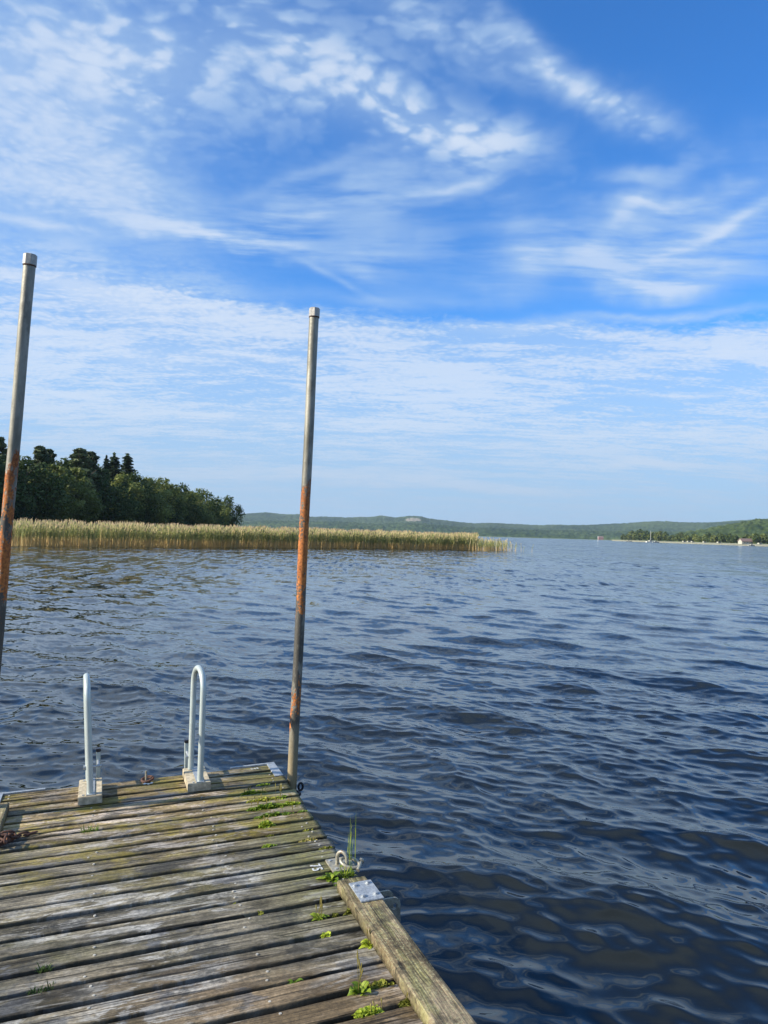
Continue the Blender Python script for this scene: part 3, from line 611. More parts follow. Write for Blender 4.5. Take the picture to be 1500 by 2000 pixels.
# ------------------------------------------------------------------ wood material for the pier
def mat_wood(name, lengthwise='X', base_shift=0.0, curb=False):
    m_, t, p = mat(name); c = coord(t); x, y, z = t.xyz(c)
    bd = attr(t, 'board')
    al, ac = (x, y) if lengthwise == 'X' else (y, x)
    off = t.mul(bd, 37.0)
    g = t.comb(t.add(al, off), t.add(ac, t.mul(bd, 11.0)), z)
    wob = t.noise(t.comb(t.mul(al, 2.2), t.mul(ac, 5.0), off), 1, 3, .5)
    acw = t.add(t.mul(ac, 1.0), t.mul(wob, .028))
    grain = t.noise(t.comb(t.mul(t.add(al, off), 5.0), t.mul(acw, 125.0), off), 1, 5, .62)
    grain2 = t.noise(t.comb(t.mul(t.add(al, off), 2.2), t.mul(acw, 42.0), off), 1, 4, .6)
    fleck = t.noise(g, 60, 6, .7)
    patch = t.noise(t.comb(t.mul(al, 2.6), t.mul(ac, 5.5), off), 1, 6, .68, .5)
    patch2 = t.noise(t.comb(t.mul(al, 1.5), t.mul(ac, 2.5), t.mul(off, .15)), 1.7, 5, .6)
    patch3 = t.noise(t.comb(t.mul(al, 4.5), t.mul(ac, 12), t.add(off, 5.0)), 1, 6, .7, .8)
    # deck zones: shadow painted grey at the lower left, sunlight painted brown at the lower right, yellow algae in the middle
    if curb:
        colr = t.mix(t.step(patch, .35, .65), (.21, .155, .075), (.34, .27, .17))
        colr = t.mix(t.step(patch3, .48, .64, 0, .75), colr, (.30, .29, .11))
        colr = t.mix(t.step(patch2, .52, .70, 0, .65), colr, (.09, .07, .045))
        spk = t.step(t.noise(c, 110, 5, .75), .52, .62, 0, .8); colr = t.mix(spk, colr, (.42, .41, .23)); colr = t.mix(t.step(t.noise(c, 9, 5, .7), .50, .60, 0, .7), colr, (.075, .062, .038))
    else:
        gz = t.mul(t.step(t.add(y, t.mul(t.m('SUBTRACT', patch2, .5), 1.2), t.mul(x, .25)), .55, -.15), t.step(t.add(y, t.mul(x, -.55), t.mul(t.m('SUBTRACT', patch2, .5), .5)), -1.35, -.95))  # area of the shadow that is painted into the boards
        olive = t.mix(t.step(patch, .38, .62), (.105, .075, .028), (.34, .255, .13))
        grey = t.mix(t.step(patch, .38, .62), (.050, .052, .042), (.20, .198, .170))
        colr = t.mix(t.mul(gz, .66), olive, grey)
        brown = t.mul(t.step(t.add(y, t.mul(x, .35), t.mul(bd, .1)), -.90, -1.15), t.step(x, -1.3, -.5)); colr = t.mix(t.mul(brown, .8), colr, t.mix(t.step(patch, .3, .7), (.15, .105, .055), (.30, .215, .125)))  # warm tone of the sunlit boards, put into the colour
        pale = t.mul(t.step(t.add(patch3, t.mul(t.m('SUBTRACT', grain, .5), .30)), .47, .55), t.step(t.noise(t.comb(t.mul(x, 1.9), t.mul(y, 2.2), 3.0), 1, 4, .6), .40, .56)); colr = t.mix(t.mul(pale, .70), colr, t.mix(gz, (.50, .43, .37), (.42, .41, .38)))
        dk = t.step(t.noise(t.comb(t.mul(x, 3.2), t.mul(y, 5), t.mul(off, .6)), 1, 6, .72), .54, .62); colr = t.mix(t.mul(dk, .72), colr, (.06, .058, .05))
        # long bleached streaks and bluish wet stains
        stn = t.step(t.noise(t.comb(t.mul(x, 2.2), t.mul(y, 3.4), 8.0), 1, 5, .65), .57, .61); colr = t.mix(t.mul(stn, .65), colr, (.12, .125, .135))
        mossm = t.mul(t.step(t.noise(t.comb(t.mul(x, 3.0), t.mul(y, 4.5), 1.0), 1, 6, .72), .48, .60), t.step(y, -.5, .35), t.step(x, .1, -.1))
        colr = t.mix(t.mul(mossm, .68), colr, (.25, .20, .026))
        green = t.mul(t.step(x, -.42, .02), t.step(t.add(patch, t.mul(fleck, .35)), .50, .78), t.step(y, -.9, -.4)); colr = t.mix(t.mul(green, .85), colr, (.13, .13, .035))
        gr2 = t.mul(t.step(t.noise(g, 2.4, 5, .7), .5, .7), t.step(y, -1.2, -.6)); colr = t.mix(t.mul(gr2, .45), colr, (.10, .10, .035))
    tone = t.add(.80, t.mul(t.m('SUBTRACT', bd, .5), .45)); 
    sh_ = t.m('MULTIPLY', tone, t.step(t.add(t.mul(grain, .65), t.mul(grain2, .5)), .44, .70, .48, 1.42))
    sh_ = t.mul(sh_, t.step(fleck, .35, .65, .76, 1.24))
    crack = t.step(t.noise(t.comb(t.mul(t.add(al, off), 1.8), t.mul(acw, 62.0), t.add(off, 9.0)), 1, 2, .5), .64, .67); sh_ = t.mul(sh_, t.m('SUBTRACT', 1.0, t.mul(crack, .30 if curb else .72)))
    # knots
    kn = t.vor(t.comb(t.mul(t.add(al, off), 2.3), t.mul(ac, 8.0), t.mul(off, .3)), 1, 1); knot = t.step(kn, .10, .045); sh_ = t.mul(sh_, t.m('SUBTRACT', 1.0, t.mul(knot, .55)))
    s3 = t.comb(sh_, sh_, sh_); colr = t.mix(1.0, colr, s3, 'MULTIPLY')
    ez = attr(t, 'edge'); colr = t.mix(t.mul(ez, t.step(fleck, .35, .6), .6), colr, (.05, .042, .03))
    t.put(p.inputs['Base Color'], colr); p.inputs['Specular IOR Level'].default_value = .3
    rgh = t.step(patch2, .35, .7, .58, .85); t.put(p.inputs['Roughness'], rgh)
    bump(t, p, t.add(t.mul(grain, .9), t.mul(fleck, .5), t.mul(crack, -1.5), t.mul(patch3, .8), t.mul(knot, -.6)), .85, .006)
    return m_
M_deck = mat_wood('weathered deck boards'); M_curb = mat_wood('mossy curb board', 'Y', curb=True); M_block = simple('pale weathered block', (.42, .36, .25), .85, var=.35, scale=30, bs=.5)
def mat_galv(name, col=(.40, .43, .45), rough=.48, rust=.0, metal=.55):
    m_, t, p = mat(name); c = coord(t); n = t.noise(c, 35, 5, .65); v = t.vor(c, 90)
    cc = t.mix(t.step(t.add(t.mul(n, .7), t.mul(v, .35)), .3, .75), tuple(x*.72 for x in col), tuple(min(1, x*1.15) for x in col))
    if rust: cc = t.mix(t.step(t.noise(c, 22, 6, .7), .64-rust*.3, .72-rust*.3), cc, (.16, .06, .025))
    t.put(p.inputs['Base Color'], cc); p.inputs['Metallic'].default_value = metal; t.put(p.inputs['Roughness'], t.step(n, .3, .7, rough-.08, rough+.15)); bump(t, p, n, .15, .002)
    return m_
M_galv = mat_galv('galvanised steel'); M_tube = simple('light grey coated tube', (.47, .53, .51), .36, .3, var=.07, scale=14); M_rust = mat_galv('rusty iron', (.10, .05, .035), .8, .3, .2); M_old = mat_galv('dull galvanised iron', (.36, .34, .27), .5, .15, .5)
M_black = simple('black plastic', (.012, .013, .02), .35)
M_beam = simple('dark wet beam', (.05, .04, .03), .8, scale=8)

# ------------------------------------------------------------------ the pier (tilts a little to the left)
PM = Matrix.Translation((-.315, 3.78, CH-1.554)) @ Matrix.Rotation(rad(20.238), 4, 'Z') @ Matrix.Rotation(rad(-1.92), 4, 'Y')
def onpier(px, py, dz=0.0):      # photograph pixel -> point on the plane of the deck, pier coordinates
    n = PM.to_3x3() @ Vector((0, 0, 1)); o = PM @ Vector((0, 0, dz)); d = ray(px, py); c = Vector((0, 0, CH))
    return PM.inverted() @ (c+d*((o-c).dot(n)/d.dot(n)))
pier = thing('pier', 'weathered wooden bathing pier with gapped cross boards and yellow green algae', 'pier', matrix=PM)
S, G1, XL, XR = .12662, 1.2436, -1.52, .118
def boards():
    V = []; Fc = []; BA = []; EA = []; b0 = 0; r = np.random.default_rng(21); nseg = 70
    for i in range(-1, 48):
        yc = G1-S*i-S/2; wdt = .0985+r.normal()*.0015; th_ = .042; x0 = XL+r.normal()*.004; x1 = XR+r.normal()*.006-(.0 if i < 14 else .0)
        skew = r.normal()*.0014; lift = abs(r.normal())*.0016; cup = .0012+r.random()*.002; bv = r.random()
        prof = []; hw = wdt/2; rd = .0045
        for a in (180, 205, 235, 262): prof.append((-hw+rd+rd*math.cos(rad(a)), -th_+rd+rd*math.sin(rad(a))*1.0, 1.0))
        for q in np.linspace(-1, 1, 3)[1:-1]: prof.append((q*hw, -th_, 1))
        for a in (278, 305, 335, 360): prof.append((hw-rd+rd*math.cos(rad(a)), -th_+rd+rd*math.sin(rad(a)), 1.0))
        for a in (0, 28, 58, 85): prof.append((hw-rd+rd*math.cos(rad(a)), -rd+rd*math.sin(rad(a)), 1-a/85))
        for q in np.linspace(1, -1, 9)[1:-1]: prof.append((q*(hw-rd), 0, 0))
        for a in (95, 122, 152, 180): prof.append((-hw+rd+rd*math.cos(rad(a)), -rd+rd*math.sin(rad(a)), (a-95)/85))
        k = len(prof); xs = np.linspace(x0, x1, nseg); ph = r.random(6)*6.28
        for j, x in enumerate(xs):
            wav = .0022*math.sin(x*3.1+ph[0])+.0012*math.sin(x*9.0+ph[1]); zz_ = lift+.0013*math.sin(x*2.3+ph[2])
            for (yy, z_, e) in prof:
                chip = 0
                if e > .05 and z_ > -.02: chip = -.0030*max(0, math.sin(x*23+ph[3])*math.sin(x*57+ph[4]+yy*9))-.0012*r.random()
                top = z_ > -.006
                V.append((x+skew*yy*0+r.normal()*.0003, yc+yy*(1+chip*12)+skew*(x+.7)+wav, z_+zz_+chip+(cup*(abs(yy)/hw)**2-cup*.5 if top else 0)+(r.normal()*.00022 if top else 0)))
                BA.append(bv); EA.append(e if z_ > -.03 else 1)
        for j in range(nseg-1):
            for q in range(k): Fc.append((b0+j*k+q, b0+(j+1)*k+q, b0+(j+1)*k+(q+1) % k, b0+j*k+(q+1) % k))
        n0 = len(V)
        for e_, xx in ((0, x0), (nseg-1, x1)):     # end caps as fans of quads
            c = len(V); V.append((xx, yc+skew*(xx+.7), -th_/2)); BA.append(bv); EA.append(.5)
            for q in range(0, k-1, 2):
                f = (b0+e_*k+q, b0+e_*k+(q+1) % k, b0+e_*k+(q+2) % k, c); Fc.append(f if e_ == 0 else f[::-1])
            if k % 2: 
                pass
        b0 = len(V)
    return V, Fc, BA, EA
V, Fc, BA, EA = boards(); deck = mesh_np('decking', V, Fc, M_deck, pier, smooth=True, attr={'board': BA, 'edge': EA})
b = MB()
for x in (XL+.07, -1.0, -.42, XR-.07): b.box((x, (1.34-5.0)/2, -.042-.075-.002), (.06, 6.3, .15))
for y in (1.315, -1.6, -3.6): b.box(((XL+XR)/2, y, -.042-.16-.1), (XR-XL-.02, .07, .16))
b.build('frame', M_beam, pier)
# nails and screws in the boards
b = MB(); r = random.Random(4)
for i in range(-1, 30):
    yc = G1-S*i-S/2
    for x in (XL+.07, -1.0, -.42, XR-.07):
        for s_ in (-1, 1):
            if r.random() < .8: b.prism((x+r.uniform(-.02, .02), yc+s_*.026+r.uniform(-.008, .008), -.001), .0052, .0046, 8)
b.build('nail_head', mat_galv('nail steel', (.50, .47, .40), .5, .1, .3), pier)['kind'] = 'stuff'
def curb(x0, x1, ya, yb, name='curb_board', zt=.046):
    V = []; Fc = []; n_ = 60; r = np.random.default_rng(int(ya*100+500)); prof = []; rd = .006
    hw = (x1-x0)/2
    pr = [(-hw, 0), (-hw, zt*.5), (-hw, zt-rd), (-hw+rd*.4, zt-rd*.3), (-hw+rd, zt)]+[(q*hw, zt) for q in (-.7, -.35, 0, .35, .7)]+[(hw-rd, zt), (hw-rd*.4, zt-rd*.3), (hw, zt-rd), (hw, zt*.5), (hw, 0)]
    k = len(pr)
    for j in range(n_):
        y = ya+(yb-ya)*(j/(n_-1)); cx_ = (x0+x1)/2+.02*(j/(n_-1))*(1 if x0 > -.5 else 0)*.6
        for (xx, z_) in pr: V.append((cx_+xx+r.normal()*.0004+.0012*math.sin(y*7), y, z_+.0025+(r.normal()*.0005 if z_ > .02 else 0)))
    for j in range(n_-1):
        for q in range(k): Fc.append((j*k+q, j*k+(q+1) % k, (j+1)*k+(q+1) % k, (j+1)*k+q))
    for e_ in (0, n_-1):
        c = len(V); V.append(((x0+x1)/2+(.012 if e_ and x0 > -.5 else 0), ya if e_ == 0 else yb, zt/2))
        for q in range(0, k-2, 2): Fc.append((e_*k+q, e_*k+q+1, e_*k+q+2, c))
        Fc.append((e_*k+k-1, e_*k, c, e_*k+k-1)) if False else None
    return mesh_np(name, V, Fc, M_curb, pier, smooth=False, attr={'board': np.full(len(V), .4), 'edge': np.zeros(len(V))})
curb_r = curb(-.004, .126, -.468, -4.9)
curb_l = curb(-1.56, -1.442, 1.075, .64)
# mooring plate with four bolts and two lugs on the right curb
b = MB(); b.box((.081, -.607, .0485+.004), (.100, .172, .006)); pl = b.build('mooring_plate', M_galv, pier, bevel=.0015)
for x, y in ((.050, -.555), (.108, -.548), (.052, -.655), (.108, -.650)):
    q = MB(); q.prism((x, y, .0552), .0125, .0025, 14); q.prism((x, y, .0575), .0095, .0055, 6, rot=x*40); q.prism((x, y, .0628), .0045, .0015, 10); q.build('bolt', M_galv, pl, smooth=False)
def lug(x, y, par):
    q = MB(); n_ = 18; P = [(x-.04, -.045), (x-.04, .018)]+[(x+.028+.03*math.cos(a), -.012+.03*math.sin(a)) for a in np.linspace(PI/2, 0, 8)]+[(x+.058, -.09), (x-.04, -.09)]
    N = len(P); cx, cz, hr = x+.030, -.018, .014
    # plate with a hole: outer outline joined to the hole ring
    outer = []
    import bisect
    for i in range(N):
        a, c = P[i], P[(i+1) % N]
        for f in np.linspace(0, 1, 5)[:-1]: outer.append((a[0]+(c[0]-a[0])*f, a[1]+(c[1]-a[1])*f))
    M_ = len(outer); inner = [(cx+hr*math.cos(math.atan2(z_-cz, x_-cx)), cz+hr*math.sin(math.atan2(z_-cz, x_-cx))) for x_, z_ in outer]
    V = [(x_, y-.004, z_) for x_, z_ in outer]+[(x_, y-.004, z_) for x_, z_ in inner]+[(x_, y+.004, z_) for x_, z_ in outer]+[(x_, y+.004, z_) for x_, z_ in inner]
    Fc = []
    for i in range(M_):
        j = (i+1) % M_; Fc += [(i, j, M_+j, M_+i), (2*M_+i, 3*M_+i, 3*M_+j, 2*M_+j), (i, 2*M_+i, 2*M_+j, j), (M_+i, M_+j, 3*M_+j, 3*M_+i)]
    q.raw(V, Fc); return q.build('lug', M_old, par)
lug(.160, -.565, pl); lug(.166, -.632, pl)
# corner irons
b = MB(); b.box((-.029, 1.374, .004), (.292, .022, .010)); b.box((.090, 1.235, .0055), (.054, .255, .006)); b.box((.090, 1.3745, .0075), (.054, .0205, .004)); b.build('corner_iron', M_galv, pier, bevel=.001)
b = MB(); b.box((-1.40, 1.374, .004), (.25, .022, .010)); b.box((-1.518, 1.25, .0055), (.03, .225, .006)); b.build('corner_iron', M_galv, pier, bevel=.001)
# eye plate with a standing eye, number stencils
b = MB(); b.box((.085, -.235, .0075), (.115, .135, .008)); ep = b.build('eye_plate', M_old, pier, bevel=.0015)
b = MB(); P = [(0, 0, -.005)]+[(0, .026-.026*math.cos(a), .030+.030*math.sin(a)) for a in np.linspace(0, PI, 14)]+[(0, .052, -.005)]
ang = rad(48); P = [(.068+y*math.cos(ang)+x, -.232+y*math.sin(ang)*-1, z+.012) for x, y, z in P]; b.tube(P, .0082, 12); b.build('eye', M_old, ep, smooth=True)
for x, y in ((.045, -.19), (.05, -.28), (.125, -.19)): q = MB(); q.prism((x, y, .0115), .0075, .004, 10); q.build('screw', M_galv, ep)
def number(txt, size, loc, rz):
    cu = bpy.data.curves.new('number', 'FONT'); cu.body = txt; cu.size = size; cu.extrude = .0006; cu.offset = size*.012; cu.space_character = 1.1
    o = bpy.data.objects.new('number', cu); COL.objects.link(o); dg = bpy.context.evaluated_depsgraph_get(); me = bpy.data.meshes.new_from_object(o.evaluated_get(dg)); bpy.data.objects.remove(o)
    me.materials.clear(); me.materials.append(M_num); o = bpy.data.objects.new('painted_number', me); COL.objects.link(o); o.parent = pier; o.location = loc; o.rotation_euler = (0, 0, rz); o['label'] = 'pale painted number '+txt; return o
M_num = simple('worn white paint', (.52, .54, .54), .6, var=.4, scale=90)
number('75', .068, (-.052, -.185, .0062), rad(-90)); number('245', .034, (-.055, 1.293, .0062), 0)
# bolt with a rusty ring near the end of the pier, with shell bits
b = MB(); b.tube([(-.70, 1.325, -.02), (-.70, 1.325, .062)], .0065, 10); b.build('upright_bolt', M_old, pier, smooth=True)
ringo = thing('rusty_ring', 'rusty brown iron ring lying round the upright bolt between the handrails', 'ring', matrix=PM @ Matrix.Translation((-.692, 1.318, .012)) @ Euler((rad(6), rad(-8), 0)).to_matrix().to_4x4())
b = MB(); b.tube([(.034*math.cos(a), .034*math.sin(a), 0) for a in np.linspace(0, 2*PI, 24, endpoint=False)], .0075, 8, closed=True); b.build('ring', M_rust, ringo, smooth=True)
b = MB(); b.tube([(.025*math.cos(a), .025*math.sin(a), -.004) for a in np.linspace(0, 2*PI, 20, endpoint=False)], .004, 6, closed=True); b.build('inner_ring', M_rust, ringo, smooth=True)
M_shell = simple('shell', (.62, .62, .58), .5)
for i, (x, y, a) in enumerate(((-.712, 1.262, .5), (-.690, 1.252, 2.0), (-.672, 1.263, 1.1))):
    sh_o = thing('shell', ('grey shell bit left before the rusty ring', 'white shell bit straight before the rusty ring', 'white shell bit right before the rusty ring')[i], 'shell', 'shell bits before the rusty ring', matrix=PM @ Matrix.Translation((x, y, .003)) @ Matrix.Rotation(a, 4, 'Z'))
    b = MB(); V = [(0, 0, .006)]+[(.013*math.cos(q)*(1+.2*math.cos(q)), .009*math.sin(q), 0) for q in np.linspace(0, 2*PI, 12, endpoint=False)]; b.raw(V, [(0, 1+k, 1+(k+1) % 12) for k in range(12)]); b.build('valve', M_shell, sh_o)

# ------------------------------------------------------------------ bathing ladder with two looped handrails
lad = thing('bathing_ladder', 'pale grey bathing ladder with two looped handrails at the end of the pier', 'ladder', matrix=PM)
def handrail(xc, xb0, xb1, lean, topz, inner, legx, shift, lean_far=0.0):
    b = MB(); zt = .047; b.box(((xb0+xb1)/2, 1.165, .0015+zt/2+.003), (xb1-xb0, .32, zt)); blk = b.build('block', M_block, lad, bevel=.003)
    blk.data.attributes.new('board', 'FLOAT', 'POINT')
    b = MB(); b.box((legx, 1.165, .0545), (.046, .30, .004)); b.build('base_plate', M_galv, lad, bevel=.001)
    ya, yb_ = 1.045, 1.285; rr_ = (yb_-ya)/2; P = [(legx, ya, .055), (legx+lean*.3, ya, .25)]
    hz_ = topz-rr_*.95
    P += [(legx+lean*hz_, ya, hz_*.75), (legx+lean*hz_, ya, hz_)]
    P += [(legx+lean*(hz_+.1*math.sin(a)), (ya+yb_)/2-rr_*math.cos(a), hz_+rr_*.95*math.sin(a)) for a in np.linspace(0, PI, 17)[1:-1]]
    P += [(legx+lean_far*hz_, yb_, hz_), (legx+lean_far*hz_, yb_, hz_*.75), (legx+lean_far*.3, yb_, .25), (legx, yb_, .055)]
    P = [(legx+(lean*z_ if y < 1.165 else lean*z_), y, z_) for x_, y, z_ in P]
    P = [(x_+shift*(y-ya)/(yb_-ya), y, z_) for x_, y, z_ in P]
    # rounded pipe
    b = MB(); b.tube(P, .0178, 20); hr = b.build('handrail', M_tube, lad, smooth=True)
    b = MB(); a_ = .62; b.prism((legx+lean*(hz_+.07)-.002, (ya+yb_)/2-rr_*math.cos(a_)-.0165, hz_+.095*math.sin(a_)+.0128), .0038, .004, 8, axis='Y'); b.build('drain_hole', M_black, hr)
    for yy in (1.04, 1.30):
        for xx in (-.045, .045):
            q = MB(); q.prism((legx+xx*.9, yy-.01, .0515), .006, .004, 6); q.build('screw', M_galv, blk)
    # ladder side rail bolted to the far leg
    xs = legx+inner*.040
    b = MB(); b.box((xs, 1.410, -.44), (.026, .045, 1.26)); b.build('side_rail', M_tube, lad, bevel=.003)
    b = MB(); b.box((xs, 1.410, .199), (.029, .048, .020)); b.build('end_cap', M_black, lad, bevel=.003)
    b = MB(); b.tube([(xs, 1.40, .135), (xs, 1.285, .135)], .009, 10); b.tube([(legx-inner*.036, 1.285, .135), (xs+inner*.02, 1.285, .135)], .006, 10); b.prism((legx-inner*.036-.008, 1.285, .135), .012, .014, 10, axis='X'); b.build('side_bolt', M_galv, lad, smooth=True)
    return xs
xa = handrail(-1.02, -1.085, -.955, -.028, .700, +1, -1.018, -.011); xb = handrail(-.41, -.480, -.345, .034, .705, -1, -.406, -.030)
for z_ in (-.25, -.55, -.85): b = MB(); b.box(((xa+xb)/2, 1.410, z_), (xb-xa-.03, .07, .03)); b.build('rung', M_tube, lad, bevel=.004)

# ------------------------------------------------------------------ the two steel poles
def mat_pole(name, seed, z0, z1, h):
    m_, t, p = mat(name); c = coord(t); x, y, z = t.xyz(c)
    w3 = t.comb(t.mul(x, 9.0), t.mul(y, 9.0), t.add(t.mul(z, 2.6), seed)); n = t.noise(w3, 1.2, 6, .65); n2 = t.noise(c, 70, 5, .7); n3 = t.noise(t.comb(t.mul(x, 14), t.mul(y, 14), t.add(t.mul(z, 5.0), seed*2)), 1, 5, .65)
    base = t.mix(t.step(n, .32, .68), (.15, .145, .115), (.33, .32, .27)); base = t.mix(t.step(n3, .52, .66, 0, .65), base, (.12, .11, .085))
    low = t.step(t.add(z, t.mul(t.m('SUBTRACT', n3, .5), .25)), z0*.62, z0*.40); base = t.mix(t.mul(low, .75), base, (.42, .30, .13))
    inr = t.mul(t.step(t.add(z, t.mul(t.m('SUBTRACT', n3, .5), 1.3), t.mul(t.m('SUBTRACT', n2, .5), .25)), z0+.02, z0-.05), t.step(t.add(z, t.mul(t.m('SUBTRACT', n, .5), .4)), z1-.02, z1+.05))
    rs_ = t.mul(inr, t.step(t.add(n, t.mul(t.m('SUBTRACT', n2, .5), .45), t.step(z, z0-.30, z0-.85, .055, -.075)), .485, .505))
    rustc = t.mix(t.step(t.add(t.mul(n2, .7), t.mul(n3, .4)), .38, .68), (.13, .040, .016), (.56, .20, .05)); base = t.mix(rs_, base, rustc)
    dark = t.mul(inr, t.m('SUBTRACT', 1.0, rs_), t.step(n3, .38, .46)); base = t.mix(t.mul(dark, .75), base, (.055, .05, .045))
    t.put(p.inputs['Base Color'], base); t.put(p.inputs['Roughness'], t.m('MAXIMUM', t.mul(rs_, .9), t.step(n2, .3, .7, .42, .6))); t.put(p.inputs['Metallic'], t.mul(t.m('SUBTRACT', 1.0, rs_), .35))
    bump(t, p, t.add(t.mul(rs_, .9), t.mul(n2, .5), t.mul(n, .4)), .6, .004); return m_
def pole(base_local, top_px, top_py, ytop, label, seed, z0, z1, r0=.0305, cap_s=1.0):
    B = PM @ Vector(base_local); d = ray(top_px, top_py); Tp = Vector((0, 0, CH))+d*((ytop)/d.y)
    ax = (Tp-B); L = ax.length; q = ax.to_track_quat('Z', 'X').to_matrix().to_4x4(); low = 1.6
    M = Matrix.Translation(B-ax.normalized()*low) @ q; o = thing('steel_pole', label, 'pole', 'guide poles at the pier end', matrix=M)
    b = MB(); n_ = 70; b.tube([(0.0015*math.sin(i*.3), .001*math.cos(i*.4), (low+L-.02)*i/(n_-1)) for i in range(n_)], r0, 28); b.build('pipe', mat_pole('pole steel %d' % seed, seed*3.7, z0+low, z1+low, L+low), o, smooth=True)
    b = MB(); b.prism((0, 0, low+L-.052), .0345*cap_s, .052, 8, rot=.5); b.prism((0, 0, low+L), .0345*cap_s, .004, 8, r2=.030*cap_s, rot=.5); b.build('cap', mat_galv('cap steel %d' % seed, (.42, .40, .36), .5, .1), o, bevel=.0012)
    b = MB(); b.tube([((r0+.001)*math.cos(a), (r0+.001)*math.sin(a), low+L-.056) for a in np.linspace(0, 2*PI, 24, endpoint=False)], .003, 6, closed=True); b.build('rust_ring', M_rust, o, smooth=True)
    return B, Tp
B1, T1 = pole((.162, 1.055, 0), 614.5, 603, (PM @ Vector((.162, 1.055, 0))).y-.02, 'steel pole with rust patches standing right of the pier corner', 1, 1.80, .30)
B2, T2 = pole((-1.572, 1.035, 0), 59.5, 498, (PM @ Vector((-1.572, 1.035, 0))).y-.22, 'grey steel pole with rust streak at the left edge of the photo', 2, 1.85, .2)
# collars that hold the poles, a part of the pier
for xx, s_ in ((.162, 1), (-1.572, -1)):
    b = MB(); yy = 1.055 if s_ > 0 else 1.035
    for zz_ in (-.10, -.30):
        b.tube([(xx+.046*math.cos(a), yy+.046*math.sin(a), zz_) for a in np.linspace(0, 2*PI, 24, endpoint=False)], .011, 8, closed=True)
        b.box((xx-s_*.05, yy, zz_), (.05, .03, .02))
    b.tube([(xx+.046+.014*math.cos(a), yy-.030, -.050+.022*math.sin(a)) for a in np.linspace(0, 2*PI, 20, endpoint=False)], .007, 8, closed=True)
    b.build('pole_collar', mat_galv('dark iron %d' % (s_+2), (.03, .03, .035), .6), pier, smooth=True)

# ------------------------------------------------------------------ shackle and chain
shk = thing('shackle', 'dull iron ring shackle hanging through the eye at the pier edge', 'shackle', matrix=PM @ Matrix.Translation((.118, -.272, .026)) @ Euler((rad(18), rad(14), rad(-30))).to_matrix().to_4x4())
b = MB(); b.tube([(.044*math.cos(a), .028*math.sin(a), 0) for a in np.linspace(0, 2*PI, 28, endpoint=False)], .0075, 10, closed=True); b.build('bow', M_old, shk, smooth=True)
b = MB(); b.tube([(.046, -.030, 0), (.046, .030, 0)], .0085, 10); b.prism((.046, .026, 0), .013, .012, 8, axis='Y'); b.build('pin', M_old, shk)
chain = thing('chain', 'dark rusty chain heaped on the boards at the left curb', 'chain', matrix=PM)
b = MB(); r = random.Random(8); path = [(-1.30, .66), (-1.335, .645), (-1.37, .63), (-1.395, .60), (-1.42, .575), (-1.44, .545), (-1.415, .56), (-1.39, .585), (-1.38, .62), (-1.405, .645), (-1.43, .62), (-1.45, .585), (-1.435, .53), (-1.40, .53), (-1.43, .60), (-1.46, .56)]
for i, (x, y) in enumerate(path):
    a = math.atan2(path[min(i+1, len(path)-1)][1]-path[max(i-1, 0)][1], path[min(i+1, len(path)-1)][0]-path[max(i-1, 0)][0]); tl = (i % 2)*1.2+.25; z = .012+(.018 if i > 5 else 0)+(.016 if i > 10 else 0)
    R_ = Euler((tl, 0, a)).to_matrix(); P = []
    for k in range(20):
        q = k/20*2*PI; P.append(Vector((x, y, z)) + R_ @ Vector((.024*math.cos(q)+(.008 if math.cos(q) > 0 else -.008), .014*math.sin(q), 0)))
    b.tube(P, .0052, 7, closed=True)
b.build('links', M_rust, chain, smooth=True)

# ------------------------------------------------------------------ weeds growing in the gaps
M_weed = mat_leaf('weed leaves', (.12, .20, .02), (.42, .50, .05), 30, .35, .5); M_dry = mat_leaf('dry stalks', (.26, .22, .06), (.46, .40, .14), 30, .3); M_dgrass = mat_leaf('dark grass', (.03, .06, .015), (.07, .12, .025), 30, .3); M_olive = mat_leaf('olive weed', (.14, .15, .02), (.33, .34, .05), 30, .35)
def blade(m, x, y, z, a, L, W, lift, curl, n=6, twist=0.0):
    """arched leaf with a folded midrib"""
    V = []; 
    for i in range(n+1):
        u = i/n; w_ = W*math.sin(PI*min(1, (u*.92+.08))**.8)*.5; hgt = L*(math.sin(lift)*u-curl*u*u); out = L*math.cos(lift)*u*(1-.15*curl*u)
        c, s_ = math.cos(a+twist*u), math.sin(a+twist*u); px_, py_ = x+c*out, y+s_*out
        V += [(px_-s_*-w_, py_-c*w_, z+hgt+w_*.35), (px_, py_, z+hgt), (px_-s_*w_, py_+c*w_, z+hgt+w_*.35)]
    m.raw(V, [(i*3+j, i*3+j+1, i*3+j+4, i*3+j+3) for i in range(n) for j in range(2)])
